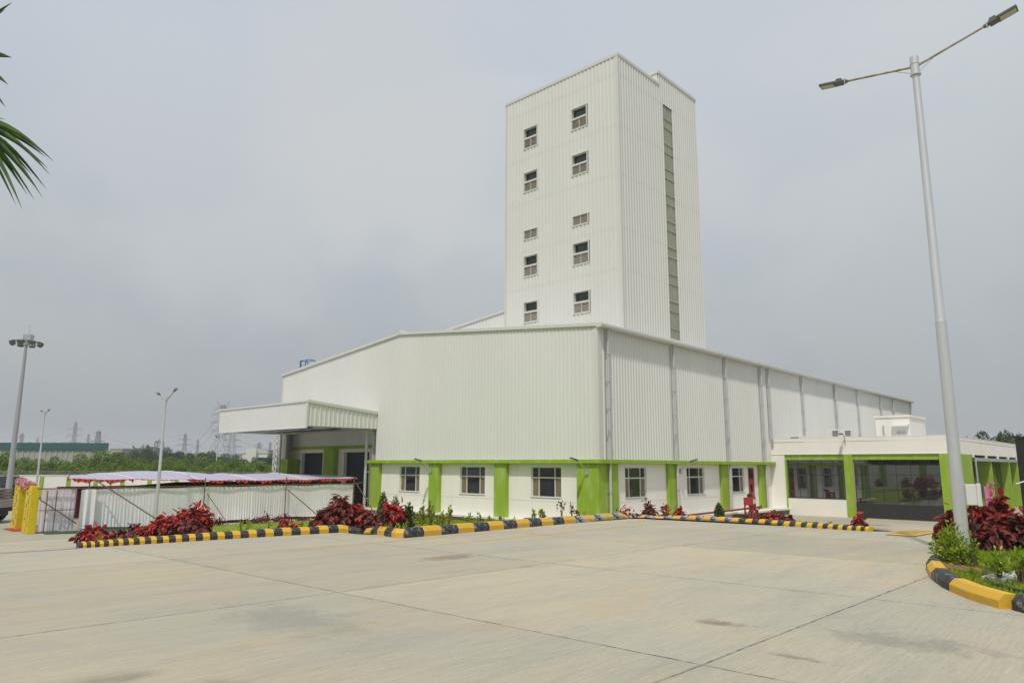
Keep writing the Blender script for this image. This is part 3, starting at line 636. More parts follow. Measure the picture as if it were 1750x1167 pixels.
# stepped parapet left of the tower
corr('stair_block_cladding', FT, TV2 + .02, 13.6, 7.9, lambda s: 10.37 - (s - 8.7) * .105, fac, M['clad'], .25, .025)
mb = MB(); mb.add([(TU - .08, TV2, 10.34), (TU - .08, 13.6, 9.83), (TU + .03, 13.6, 9.83), (TU + .03, TV2, 10.34), (TU - .08, TV2, 10.46), (TU - .08, 13.6, 9.95), (TU + .03, 13.6, 9.95), (TU + .03, TV2, 10.46)], [(0, 1, 2, 3), (4, 5, 6, 7), (0, 1, 5, 4), (1, 2, 6, 5), (2, 3, 7, 6), (3, 0, 4, 7)])
mb.quad((TU, TV2, 10.33), (TU, 13.6, 9.82), (TU2, 13.6, 9.82), (TU2, TV2, 10.33)); mb.quad((TU, 13.6, 9.82), (TU2, 13.6, 9.82), (TU2, 13.6, 9), (TU, 13.6, 9)); mb.build('stair_block_roof', M['clad2'], fac)

# loading bay recess
UB = 1.0; FB = face('u', UB); vb0, vb1 = 16.86, 27.0
corr('bay_cladding', FB, vb0, VL - .05, 2.86, 4.2, fac, M['clad'], .2)
mb = MB(); mb.quad((0, vb0, -2), (UB, vb0, -2), (UB, vb0, 4), (0, vb0, 4)); mb.quad((0, VL, -1.6), (1.2, VL, -1.6), (1.2, VL, 4), (0, VL, 4)); mb.quad((-.0, 16.5, 3.9), (UB, 16.5, 3.9), (UB, VL, 3.9), (0, VL, 3.9)); mb.build('bay_reveal', M['wall'], fac)
sh = [(18.45, 21.2), (23.7, 26.35)]
wallholes('bay_wall', FB, vb0, VL - .05, ZP, 2.66, [(a, b, ZP + .001, 2.42) for a, b in sh], fac, M['wall'], .25)
mb = MB(); mb.box(vb0, VL - .1, .0, .10, 2.66, 2.86, F=FB); mb.build('bay_green_band', M['green'], fac)
mb = MB(); mb.box(21.9, 23.15, -.05, .35, ZP, 2.655, F=FB); mb.build('pilaster', M['green'], fac)
mb = MB(); mb.box(.0, .9, 26.6, 27.75, ZP, 1.78); mb.box(-.06, .95, 26.5, 28.05, 1.78, 1.98); mb.build('pilaster', M['green'], fac)['label'] = 'short green pilaster with a cap at the far end of the bay'
for a, b in sh:
    fm = MB(); 
    for x0, x1, y0, y1 in ((a - .12, a, ZP, 2.42), (b, b + .12, ZP, 2.42), (a - .12, b + .12, 2.42, 2.54)): fm.box(x0, x1, -.02, .04, y0, y1, F=FB)
    fr_ = fm.build('shutter_frame', M['wall'], fac)
    mb = MB(); z = ZP
    while z < 2.4: mb.quad(FB(a, -.22, z), FB(b, -.22, z), FB(b, -.2, z + .05), FB(a, -.2, z + .05)); mb.quad(FB(a, -.2, z + .05), FB(b, -.2, z + .05), FB(b, -.2, z + .085), FB(a, -.2, z + .085)); mb.quad(FB(a, -.2, z + .085), FB(b, -.2, z + .085), FB(b, -.22, z + .09), FB(a, -.22, z + .09)); z += .09
    mb.build('roller_shutter', M['shutter'], fr_)
mb = MB(); mb.box(-2.2, 1.0, vb0 + .25, 27.4, ZP - .12, ZP - .005); mb.box(-2.1, .9, vb0 + .3, 27.3, -1.6, ZP - .12); mb.build('dock_floor', M['plinthlow'], fac)
# canopy
cu, c0, c1 = -4.8, 16.46, 27.15
can = MB(); can.quad((cu, c0, 3.78), (0, c0, 3.78), (0, c1, 3.68), (cu, c1, 3.68)); can.quad((cu, c0, 5.10), (0, c0, 4.70), (0, c1, 4.7), (cu, c1, 5.05))
can.quad((0, c1, 3.68), (cu, c1, 3.68), (cu, c1, 5.0), (0, c1, 4.7)); canopy = can.build('canopy', M['soffit'], fac); canopy['label'] = 'big white box canopy over the loading bay'
FC = face('u', cu)
corr('canopy_front', FC, c0 + .02, c1, 3.66, 5.06, canopy, M['clad'], .2)
# right flank of canopy: ribs vertical, sloping top and bottom
mb = MB(); x = cu; pr = [(0, 0), (.6, 0), (.68, .035), (.92, .035), (1, 0)]
zt_ = lambda u: 5.16 + (4.74 - 5.16) * (u - cu) / -cu; zb_ = lambda u: 3.76
while x < -1e-3:
    w_ = min(.3, -x)
    for (f0, d0), (f1, d1) in zip(pr[:-1], pr[1:]):
        a, b = x + f0 * w_, x + f1 * w_; mb.quad((a, c0 - d0, zb_(a)), (b, c0 - d1, zb_(b)), (b, c0 - d1, zt_(b)), (a, c0 - d0, zt_(a)))
    x += .3
mb.build('canopy_flank', M['clad'], canopy)
mb = MB()
def prism(mb, a, b, w0, w1, h0, h1):   # bar between two points, horizontal offset along u or v
    pass
mb.box(cu - .06, cu + .03, c0 - .07, c1 + .05, 5.07, 5.18)
mb.add([(cu, c0 - .09, 5.05), (0, c0 - .09, 4.63), (0, c0 - .0, 4.63), (cu, c0, 5.05), (cu, c0 - .09, 5.21), (0, c0 - .09, 4.80), (0, c0, 4.80), (cu, c0, 5.21)], [(0, 1, 2, 3), (4, 5, 6, 7), (0, 1, 5, 4), (1, 2, 6, 5), (2, 3, 7, 6), (3, 0, 4, 7)])
mb.box(cu - .05, cu + .02, c0 - .05, c1, 3.62, 3.67); mb.box(cu - .05, cu + .04, c0 - .06, c0 + .05, 3.66, 5.05); mb.build('canopy_trim', M['clad2'], canopy)
mb = MB()
for i, v in enumerate((17.6, 19.4, 21.2, 23.0, 24.8)):
    for j, u in enumerate((-3.9, -2.0)):
        z = 3.71
        mb.add([(u - .25, v, z + .02), (u + .25, v, z + .02), (u + .25, v + 1.2, z + .0), (u - .25, v + 1.2, z + .0), (u - .25, v, z - .03), (u + .25, v, z - .03), (u + .25, v + 1.2, z - .05), (u - .25, v + 1.2, z - .05)], [(0, 1, 2, 3), (4, 5, 6, 7), (0, 1, 5, 4), (1, 2, 6, 5), (2, 3, 7, 6), (3, 0, 4, 7)])
mb.build('soffit_panel', M['lamp'], canopy)
for v, m_ in ((17.1, 'pvc'), (27.2, 'galv')):
    mb = MB(); mb.tube([(-.25, v, ZP), (-.25, v, 3.7)], .085, 10); mb.bar((-.25, v - .05, 1.2), (-.25, v - .35, 1.2), .03); mb.bar((-.25, v - .05, -.35), (-.25, v - .4, -.35), .03); mb.build('canopy_downpipe', M[m_], fac, smooth=False)

# wall lamps
def wall_lamp(F, s, ang, lab):
    p0 = Vector(F(s, .15, 1.52)); t = thing('wall_lamp', lab, 'wall lamp', group='bracket lamps on the green band'); t.matrix_world = BM @ Matrix.Translation(p0)
    n = Vector(F(s, 1, 0)) - Vector(F(s, 0, 0)); sdir = Vector(F(s + 1, 0, 0)) - Vector(F(s, 0, 0)); o_ = n * math.cos(ang) + sdir * math.sin(ang)
    mb = MB(); e = o_ * .62 + Vector((0, 0, .30)); mb.tube([n * .02 + Vector((0, 0, -.1)), o_ * .1 + Vector((0, 0, -.02)), e], .022, 8); mb.box(-.06, .06, -.06, .06, -.30, -.02); mb.build('bracket', M['galv'], t)
    hd = MB(); sd = o_.cross(Vector((0, 0, 1))).normalized(); up = Vector((0, 0, 1)); ax_ = (o_ + up * .35).normalized(); nn = sd.cross(ax_)
    def G(a, b, c): return e + ax_ * a + sd * b + nn * c
    hd.box(0, .42, -.09, .09, -.02, .03, F=G); hd.box(0, .17, -.06, .06, .03, .06, F=G); h = hd.build('lamp_head', M['lamp'], t, bevel=.01)
    ln = MB(); ln.box(.17, .40, -.07, .07, -.028, -.021, F=G); ln.build('lens', M['lens'], h)
wall_lamp(FL, .55, .15, 'small grey wall lamp on the wide corner pilaster facing the yard')
wall_lamp(FL, 11.2, .25, 'small grey wall lamp left of the first front pilaster, near the canopy')
wall_lamp(FR, 6.9, -.1, 'small grey wall lamp on the first side pilaster right of the corner')

# blue frame on the roof edge
bl = thing('roof_frame', 'blue open metal frame standing on the far left roof end', 'metal frame'); bl.matrix_world = BM @ Matrix.Translation((.7, 26.3, 8.1))
mb = MB()
for x in (0, .6):
    for y in (-.45, .55): mb.bar((x, y, 0), (x, y, .92), .035)
    mb.bar((x, -.45, .9), (x, .55, .9), .03); mb.bar((x, -.45, .1), (x, .55, .85), .025)
mb.bar((0, .55, .9), (.6, .55, .9), .05); mb.bar((0, -.45, .9), (.6, -.45, .9), .05); mb.bar((0, 0, .05), (0, -.3, .9), .06); mb.build('frame', M['blue'], bl)
mb = MB(); mb.box(-.02, .02, .36, .52, 0, .86); mb.build('panel', M['blue'], bl)

# annex
ann = bthing('annex_building', 'low white office annex with lime green columns and big dark mirror windows', 'annex')
AU = 18.6; AV = -10.03; FA = face('u', AU); AZ = 3.34; AF = BASE - .1; FS = face('v', AV)
g1 = (-4.37, -.82); g2 = (-9.38, -4.86)
wallholes('front_wall', FA, AV, 3.0, AF, AZ, [(g1[0], g1[1], -.24, 2.36), (g2[0], g2[1], AF + .01, 2.36)], ann, M['wall'], .45)
mb = MB(); mb.box(AU, 40, AV, -.001, AZ - .25, AZ - .2); mb.build('roof', M['roof'], ann)
mb = MB(); mb.box(AU - .01, AU + .18, AV - .02, 0, AZ, AZ + .03); mb.box(AU + .18, 40, AV - .02, AV + .16, AZ + .001, AZ + .029); mb.box(39.8, 40, AV + .16, 0, 2.3, AZ + .03); mb.box(AU + .18, 39.8, AV, AV + .15, 2.36, AZ)
mb.box(AU - .03, AU + .05, AV, .22, 2.355, 2.39); mb.build('parapet', M['wall'], ann)
mb = MB()
mb.box(g1[0] + .002, g1[1] - .002, -.24, -.06, 2.03, 2.357, F=FA); mb.box(g1[1] - .1, g1[1] - .002, -.24, .01, -.24, 2.03, F=FA); mb.box(g1[1] - .1, g1[1] - .002, .001, .03, AF, -.24, F=FA)
mb.box(g2[0] + .002, g2[1] - .002, -.24, -.06, 2.03, 2.357, F=FA); mb.build('green_header', M['green'], ann)
for s0, s1 in ((-4.86, -4.37), (AV + .02, -9.38)):
    mb = MB(); mb.box(s0, s1, -.25, .03, AF, 2.352, F=FA); mb.build('green_column', M['green'], ann, bevel=.01)
def curtain_wall(F, s0, s1, z0, z1, d, nc, rowz, parent, m='mglass'):
    mb = MB(); mb.box(s0, s1, d - .03, d, z0, z1, F=F); g = mb.build('glass_wall', M[m], parent)
    mb = MB()
    for i in range(nc + 1): s = s0 + (s1 - s0) * i / nc; mb.box(s - .012, s + .012, d, d + .012, z0, z1, F=F)
    for z in rowz: mb.box(s0, s1, d + .0005, d + .013, z - .012, z + .012, F=F)
    mb.build('mullion', M['black'], g)
curtain_wall(FA, g1[0] + .01, g1[1] - .1, -.24, 2.03, -.2, 5, (1.12,), ann)
mb = MB(); mb.box(g1[0], g1[1], -.2, .02, -.28, -.235, F=FA); mb.build('sill', M['darkstone'], ann)
curtain_wall(FA, g2[0] + .01, g2[1] - .01, -.46, 2.03, -.2, 6, (1.18, .36), ann)
mb = MB(); mb.box(g2[0] + .003, g2[1] - .003, -.35, -.12, AF, -.46, F=FA); mb.build('dark_plinth', M['darkstone'], ann)
# right flank of annex
mb = MB(); mb.box(18.85, 20.9, .0, .06, AF, 2.356, F=FS)
mb.build('green_column', M['green'], ann)
mb = MB(); mb.box(20.9, 40, -2.6, -2.5, AF, 2.36, F=FS); mb.build('inner_glass', M['glass'], ann)
mb = MB(); mb.box(20.6, 23.4, -.35, .02, AF, 2.355, F=FS); mb.build('green_column', M['green'], ann)
for a, b in ((29.2, 29.5), (36.0, 36.3), (39.4, 39.8)):
    mb = MB(); mb.box(a, b, -.75, .0, AF, 2.0, F=FS); mb.build('green_column', M['green'], ann)
for a, b in ((29.5, 36.0), (36.3, 39.4)):
    curtain_wall(FS, a, b, AF, 2.0, -.55, 4, (.4,), ann, 'glass')
mb = MB(); mb.box(24.0, 40, -.5, .05, 2.0, 2.2, F=FS); mb.build('entrance_beam', M['galv'], ann)
mb = MB()
for s in (24.0, 28, 32, 36, 39.8): mb.box(s - .15, s + .15, -.1, .03, 2.2, 2.36, F=FS)
mb.build('beam_bracket', M['wall'], ann)
mb = MB(); mb.tube([FS(23.9, .1, AF), FS(23.9, .1, 2.2)], .06, 8); mb.build('entrance_post', M['galv'], ann)
# roof room
rr = MB(); rr.box(28, 32.1, -5.8, -3.65, AZ - .2, 5.02); room = rr.build('roof_room', M['wall'], ann)
mb = MB(); mb.box(27.92, 32.2, -5.88, -3.57, 5.02, 5.14); mb.build('cap', M['wall'], room)
FRr = face('u', 28.0)
mb = MB(); mb.box(-5.75, -4.75, 0, .35, 4.38, 4.46, F=FRr); mb.box(-5.78, -4.72, .0, .3, 4.46, 4.52, F=FRr); mb.build('door_hood', M['wall'], room)
mb = MB(); mb.box(-5.5, -4.95, .0, .04, AZ - .2, 4.08, F=FRr); mb.build('door', M['alu'], room)
mb = MB(); mb.box(-5.44, -5.01, .04, .05, 3.4, 4.0, F=FRr); mb.build('pane', M['soffit'], room)
mb = MB(); mb.tube([FRr(-4.15, .12, AZ - .1), FRr(-4.15, .12, 4.45)], .05, 8); mb.build('pipe', M['galv'], room)
def acunit(u, v, lab, s=1.):
    t = thing('air_conditioner', lab, 'air conditioner'); t.matrix_world = BM @ Matrix.Translation((u, v, AZ + .03)) @ Matrix.Rotation(0, 4, 'Z')
    mb = MB(); mb.box(-.16, .16, -.42 * s, .42 * s, .03, .62 * s); mb.build('casing', M['white'], t, bevel=.015)
    mb = MB(); z = .12
    while z < .55 * s: mb.box(-.175, -.161, -.36 * s, .05 * s, z, z + .03); z += .07
    mb.build('grille', M['black'], t); mb = MB(); mb.box(-.1, -.05, -.4 * s, .4 * s, 0, .03); mb.box(.05, .1, -.4 * s, .4 * s, 0, .03); mb.build('feet', M['galv'], t)
acunit(19.9, -3.5, 'white air conditioner unit standing behind the annex parapet', .85); acunit(20.2, -4.15, 'dark rear air conditioner beside the white unit on the annex roof', .8)
t = thing('air_conditioner', 'low white unit just showing over the annex parapet at its left', 'air conditioner'); t.matrix_world = BM @ Matrix.Translation((19.3, -1.5, AZ - .3))
mb = MB(); mb.box(-.2, .2, -.5, .45, 0, .45); mb.build('casing', M['white'], t, bevel=.02); mb = MB(); mb.box(-.21, -.201, -.1, .4, .34, .41); mb.build('grille', M['black'], t)
wall_l = thing('wall_lamp', 'curved grey lamp on the annex parapet above the green column', 'wall lamp'); wall_l.matrix_world = BM @ Matrix.Translation((18.6, -4.55, 2.95))
mb = MB(); mb.tube(smoothpath([(-.05, 0, 0), (-.1, 0, .35), (-.28, .02, .55), (-.42, .03, .58)]), .028, 8); mb.build('bracket', M['galv'], wall_l, smooth=True)
mb = MB(); mb.box(-.72, -.4, -.05, .12, .54, .62); mb.build('lamp_head', M['lamp'], wall_l, bevel=.015)

# fire hose cabinet, rail
hc = thing('fire_cabinet', 'red fire hose cabinet on legs beside the side door', 'fire cabinet'); hc.matrix_world = BM @ Matrix.Translation((12.5, -1.2, tzu(12.5, -1.2)))
mb = MB(); mb.box(-.40, .40, -.18, .18, .80, 1.22); mb.build('box', M['red'], hc, bevel=.01)
for x, y in ((-.36, -.13), (.03, -.13), (.36, -.13), (-.36, .13), (.36, .13)): mb = MB(); mb.box(x - .05, x + .05, y - .03, y + .03, 0, .80); mb.build('leg', M['redpipe'], hc)
mb = MB(); mb.box(.03, .16, -.19, -.181, .88, 1.12); mb.box(.21, .33, -.19, -.181, .88, 1.12); mb.build('window', M['white'], hc)
mb = MB(); mb.tube([(.25, .2, 1.3), (.45, .2, 1.38)], .07, 8); mb.box(.08, .42, .02, .17, 1.221, 1.38); mb.build('meter', M['black'], hc)
mb = MB(); mb.tube([(.39, 0, .5), (.6, -.05, .62), (.85, -.1, .68)], .05, 8); mb.tube([(.85, -.25, .68), (.85, .1, .68)], .035, 8); mb.build('valve', M['redpipe'], hc)
mb = MB()
for j in range(12): a0, a1 = 2 * math.pi * j / 12, 2 * math.pi * (j + 1) / 12; mb.bar((.85 + .1 * math.cos(a0), -.26, .68 + .1 * math.sin(a0)), (.85 + .1 * math.cos(a1), -.26, .68 + .1 * math.sin(a1)), .03)
mb.build('hand_wheel', M['black'], hc)
rl = bthing('fire_pipe', 'long red fire pipe on short stands along the factory plinth', 'pipe')
mb = MB(); mb.tube([(4.9, -1.2, -.74), (13.6, -1.2, -.66), (13.7, -1.2, -.75)], .055, 10); mb.build('pipe', M['redpipe'], rl, smooth=True)
for u in (6.2, 9.2, 13.4): mb = MB(); mb.box(u - .05, u + .05, -1.25, -1.15, tzu(u, -1.2), -.76); mb.build('stand', M['redpipe'], rl)

# ------------------------------------------------------------ lamp posts
def lamp_post(name, lab, base, h, r0, r1, adir, al, ar, tilt, head=.55, grp=None, box=False, nseg=14):
    t = thing(name, lab, 'lamp post', base, 0, grp); adir = Vector((adir[0], adir[1], 0)).normalized()
    mb = MB(); rm = r0 + (r1 - r0) * .42
    mb.tube([(0, 0, -.1), (0, 0, h * .44)], [r0, rm * 1.02], nseg); mb.tube([(0, 0, h * .44), (0, 0, h * .445), (0, 0, h - .1)], [rm * 1.02, rm * .93, r1], nseg)
    mb.tube([(0, 0, -.12), (0, 0, .02)], r0 * 2.0, 4); mb.build('pole', M['pole'], t, smooth=True)
    mb = MB(); mb.tube([(0, 0, h - .42), (0, 0, h)], r1 * 1.28, nseg); mb.tube([(0, 0, h - .45), (0, 0, h - .42)], r1 * 1.6, nseg); mb.tube([(0, 0, h - .18), (0, 0, h - .17)], r1 * 1.4, nseg); mb.build('collar', M['pole'], t, smooth=True)
    for sg, L in ((-1, al), (1, ar)):
        d = adir * sg; a0 = Vector((0, 0, h - .22)) + d * r1; a1 = Vector((0, 0, h - .22)) + d * L + Vector((0, 0, L * tilt * (.5 if box and sg < 0 else 1)))
        mb = MB(); mb.tube([a0, a0.lerp(a1, .5) + Vector((0, 0, .0)), a1], [r1 * .42, r1 * .38, r1 * .36], 8); mb.bar(Vector((0, 0, h - .38)) + d * r1, a0.lerp(a1, .28), r1 * .12); arm = mb.build('arm', M['arm'], t, smooth=True)
        ax_ = (a1 - a0).normalized(); sd = ax_.cross(Vector((0, 0, 1))).normalized(); up = sd.cross(ax_)
        G = lambda a, b, c, e=a1, A=ax_, B=sd, U=up: e + A * a * head / .55 + B * b * head / .55 + U * c * head / .55
        hb = MB(); hb.box(-.04, .10, -.035, .035, -.03, .03, F=G); hb.box(.07, .24, -.10, .10, -.04, .035, F=G); hb.box(.10, .22, -.075, .075, .035, .085, F=G); hb.box(.24, .60, -.125, .125, -.035, .02, F=G)
        hd = hb.build('lamp_head', M['lamp'], t, bevel=.008 if box else 0)
        lb = MB(); lb.box(.27, .57, -.095, .095, -.042, -.0355, F=G); lb.build('lens', M['lens'], hd)
        if box:
            lb = MB(); lb.box(.01, .03, -.05, .05, -.05, .06, F=G); lb.box(.05, .06, -.04, .04, .03, .06, F=G); lb.build('clamp', M['galv'], hd)
    return t
LP = at(1650, 955, 15.08); lp_z = tz(9.29, 15.08)
lp = lamp_post('lamp_post', 'tall galvanised double-arm lamp post in the island at the right', (9.27, 15.08, lp_z), 10.93 - lp_z, .128, .072, (-E2[0], -E2[1]), 1.5, 1.42, .27, .56, 'twin-arm lamp posts', True, 20)
mb = MB(); mb.box(.10, .38, -.12, .10, 1.02, 1.44); jb = mb.build('junction_box', M['white'], lp, bevel=.012)
mb = MB(); mb.box(.30, .385, -.16, -.121, 1.0, 1.46); mb.build('cover', M['white'], jb, bevel=.01)
mb = MB(); mb.tube([(.20, -.06, .0), (.19, -.06, 1.02)], .022, 8); mb.build('conduit', M['black'], lp)
mb = MB(); mb.tube([(-.02, -.155, .30), (-.02, -.12, .30)], .02, 8); mb.build('bolt', M['galv'], lp)
def onv_(px, v, py=800): d = ray(px, py); t = (v + CX * E2[0] + CY * E2[1]) / (d[0] * E2[0] + d[1] * E2[1]); return Vector((d[0] * t, d[1] * t, 0))
def onu_(px, u, py=800): d = ray(px, py); t = (u + CX * E1[0] + CY * E1[1]) / (d[0] * E1[0] + d[1] * E1[1]); return Vector((d[0] * t, d[1] * t, 0))
q = onv_(266, 15.6, 880); zt_p = at(285, 678, q.y).z
lamp_post('lamp_post', 'slim double-arm lamp post standing before the white tent cloth', (q.x, q.y, tz(q.x, q.y)), zt_p - tz(q.x, q.y), .085, .05, (.7, -.7), .85, .95, .42, .30, 'twin-arm lamp posts')
lamp_post('lamp_post', 'slim double-arm lamp post rising behind the left end of the tent', (-39.25, 60, BASE), 5.93 - BASE, .09, .05, (.8, -.6), .55, .6, .4, .30, 'twin-arm lamp posts')
lamp_post('lamp_post', 'distant slim lamp post just left of the canopy corner', (-36.8, 90, BASE), 5.15 - BASE, .09, .05, (.9, -.45), .1, 1.2, .3, .5, 'twin-arm lamp posts')
# high mast
hm = thing('high_mast', 'high floodlight mast with a ring of lamps at the far left', 'light mast', (-38.75, 56, BASE))
H_ = 11.25 - BASE; mb = MB(); mb.tube([(0, 0, 0), (0, 0, H_ * .5), (0, 0, H_)], [.23, .17, .10], 16); mb.build('pole', mat('grey mast', (.36, .37, .38), .55, .3), hm, smooth=True)
mb = MB(); mb.tube([(0, 0, H_ - .35), (0, 0, H_ - .1)], .22, 10); mb.box(-.22, .42, -.2, .2, H_ + .05, H_ + .5); mb.tube([(0, 0, H_ - .1), (0, 0, H_ + .1)], .16, 8); mb.build('head_frame', M['galv'], hm)
mb = MB(); mb.tube([(.12, 0, H_ + .5), (.12, 0, H_ + 1.35)], .018, 6); mb.build('lightning_rod', M['galv'], hm)
for k in range(8):
    a = 2 * math.pi * k / 8 + .2; d = Vector((math.cos(a), math.sin(a), 0)); mb = MB(); mb.tube([d * .15 + Vector((0, 0, H_ - .15)), d * .6 + Vector((0, 0, H_ + .02)), d * .95 + Vector((0, 0, H_ - .1))], .035, 6); arm = mb.build('arm', M['lamp'], hm)
    ax_ = (d + Vector((0, 0, -.45))).normalized(); sd = Vector((-d.y, d.x, 0)); up = ax_.cross(sd)
    G = lambda x, y, z, e=d * .95 + Vector((0, 0, H_ - .18)), A=ax_, B=sd, U=up: e + A * x + B * y + U * z
    mb = MB(); mb.box(-.08, .2, -.2, .2, -.14, .14, F=G); mb.build('floodlight', M['lamp'], hm)

# ------------------------------------------------------------ plants
def unit(a): return a / np.maximum(np.linalg.norm(a, axis=-1, keepdims=True), 1e-9)
def leaves(P, D, U, L, Wd, name, m, lv=None, fold=.25):
    n = len(P); S = unit(np.cross(D, U)); Nn = np.cross(S, D); L = L[:, None]; Wd = Wd[:, None]
    V = np.stack([P, P + D * L * .35 + S * Wd + Nn * Wd * fold, P + D * L * .7 + S * Wd * .75 + Nn * Wd * fold * .7 - Nn * L * .05, P + D * L - Nn * L * .15, P + D * L * .7 - S * Wd * .75 + Nn * Wd * fold * .7 - Nn * L * .05, P + D * L * .35 - S * Wd + Nn * Wd * fold], 1)
    idx = np.arange(n)[:, None] * 6; F = np.concatenate([idx + np.array([[0, 1, 2, 3]]), idx + np.array([[0, 3, 4, 5]])], 1).reshape(-1, 4)
    me = bpy.data.meshes.new(name); me.vertices.add(n * 6); me.vertices.foreach_set('co', V.reshape(-1).astype('f'))
    me.loops.add(n * 8); me.loops.foreach_set('vertex_index', F.reshape(-1).astype('i')); me.polygons.add(n * 2); me.polygons.foreach_set('loop_start', np.arange(0, n * 8, 4).astype('i')); me.polygons.foreach_set('loop_total', np.full(n * 2, 4, 'i'))
    me.update(calc_edges=True); me.validate(); lv = RNG.uniform(0, 1, n) if lv is None else lv
    a = me.attributes.new('lv', 'FLOAT', 'FACE'); a.data.foreach_set('value', np.repeat(lv, 2).astype('f')); me.materials.append(m); return me
def crown_pts(blobs, n, shell=.5):
    w_ = np.array([b[3] * b[4] for b in blobs]); k = RNG.choice(len(blobs), n, p=w_ / w_.sum()); B = np.array(blobs)[k]
    d = unit(RNG.normal(size=(n, 3))); r = RNG.uniform(0, 1, n) ** shell
    return B[:, :3] + d * r[:, None] * np.stack([B[:, 3], B[:, 3], B[:, 4]], 1), d
def shrub(name, lab, cat, x, y, w, h, m, grp=None, leaf=.13, ratio=.3, n=None, z=None, lobes=5, droop=-.95, stemcol='stem', low=.0, seed=None, spread=.75, stemn=5, redtop=0.):
    z = tz(x, y) + .04 if z is None else z
    t = thing(name, lab, cat, (x, y, z), random.uniform(0, 6), grp)
    bl = []; rw = w / 2
    for k in range(lobes):
        a = 2 * math.pi * k / lobes + random.uniform(-.4, .4); rr = rw * random.uniform(.25, .6) * spread; hh = h * random.uniform(.45, .78)
        bl.append((rr * math.cos(a), rr * math.sin(a), low * h + (1 - low) * hh * .6, rw * random.uniform(.42, .6), (1 - low) * hh * .60))
    bl.append((random.uniform(-.1, .1) * w, random.uniform(-.1, .1) * w, h * .72, rw * .42, h * .30)); bl.append((0, 0, h * (.42 + low * .3), rw * .62, h * (.40 - low * .2)))
    n = n or int(min(3200, max(60, 6.0 * (w * h * 3.2) / (leaf * leaf * ratio * 1.6))))
    P, d = crown_pts(bl, n, .42); P = P[P[:, 2] > .01]; d = d[:len(P)]; n = len(P)
    outw = unit(P - np.array([0, 0, h * .35])); D = unit(outw * .8 + RNG.normal(size=(n, 3)) * .38 + np.array([0, 0, droop])); U = unit(outw + RNG.normal(size=(n, 3)) * .35 + np.array([0, 0, .8]))
    L = RNG.uniform(.65, 1.2, n) * leaf; hgt = P[:, 2] / h
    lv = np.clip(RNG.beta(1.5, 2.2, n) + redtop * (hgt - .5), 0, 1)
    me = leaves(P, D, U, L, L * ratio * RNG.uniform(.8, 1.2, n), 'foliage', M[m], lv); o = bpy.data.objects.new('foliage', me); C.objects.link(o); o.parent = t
    mb = MB()
    for k in range(stemn):
        b = bl[k % len(bl)]; e = Vector((b[0], b[1], b[2] + b[4] * .4)); mb.tube([(random.uniform(-.03, .03), random.uniform(-.03, .03), -.12), e * .5 + Vector((random.uniform(-.03, .03), 0, 0)), e], [.012 + .008 * h, .010 + .004 * h, .004], 5)
    mb.build('stem', M[stemcol], t); return t
GR = 'red copperleaf shrubs in the planting strips'
def by_px(px, ytop, wpx, P): return P.x, P.y, wpx * P.y / FPX * .97, at(px, ytop, P.y).z - tz(P.x, P.y) - .04
def red(px, ytop, wpx, P, lab, m='red_leaf', leaf=.13, **k):
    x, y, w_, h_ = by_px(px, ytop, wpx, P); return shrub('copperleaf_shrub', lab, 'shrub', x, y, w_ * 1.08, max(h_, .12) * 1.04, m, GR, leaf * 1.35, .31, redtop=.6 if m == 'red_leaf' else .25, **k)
red(160, 897, 60, onv_(161, -.2, 925), 'round dark red shrub at the left tip of the striped kerb', 'red_leaf', .11, lobes=6)
red(204, 904, 40, onv_(204, 2.2, 912), 'low dark shrub behind the left kerb near the tent corner', 'maroon_leaf', .10)
red(232, 897, 40, onv_(232, 1.6, 912), 'low maroon shrub left of the tall red clump', 'maroon_leaf', .10)
red(262, 893, 56, onv_(262, .5, 915), 'mid red shrub at the left foot of the tall red clump', 'red_leaf', .12)
red(288, 880, 66, onv_(288, -.2, 915), 'second highest red shrub of the left clump', 'red_leaf', .12, lobes=6)
red(312, 868, 58, onv_(312, .0, 915), 'tall bright red shrub near the top of the left clump', 'red_leaf', .13, lobes=6)
red(333, 863, 46, onv_(334, -.2, 915), 'tallest red shrub at the right end of the left clump', 'red_leaf', .13, lobes=6)
red(318, 886, 74, onv_(322, -.7, 918), 'spreading dark shrub low in front of the left clump', 'maroon_leaf', .12)
red(493, 885, 44, onv_(493, -1.1, 905), 'open red shrub by itself at the kerb on the lawn', 'red_leaf', .12, n=150)
red(558, 870, 58, onv_(556, -.7, 900), 'leaning red shrub on the left of the central clump', 'maroon_leaf', .14)
red(578, 846, 68, onv_(577, -.5, 900), 'highest dark red shrub of the central clump', 'maroon_leaf', .15, lobes=6)
red(606, 860, 68, onv_(605, -.6, 900), 'red shrub in the middle of the central clump', 'red_leaf', .14, lobes=6)
red(632, 872, 56, onv_(632, -1.2, 900), 'lower maroon shrub right in the central clump', 'maroon_leaf', .13)
red(671, 853, 50, onv_(671, -3.2, 900), 'red standard shrub on a bare stem by the kerb corner', 'red_leaf', .14, low=.35, n=230)
k_ = 0
for px, yt, wd, nm in ((352, 889, 18, 'first'), (374, 884, 24, 'second'), (421, 885, 30, 'third'), (440, 882, 24, 'fourth'), (454, 875, 28, 'fifth'), (476, 880, 26, 'sixth'), (488, 876, 18, 'seventh'), (517, 882, 30, 'eighth')):
    red(px, yt, wd, onv_(px, 15.2, 885), nm + ' little maroon shrub from the left along the tent foot', 'maroon_leaf', .10, n=110)
ub = lambda px: -1.55 - (px - 1050) / 430 * 1.15
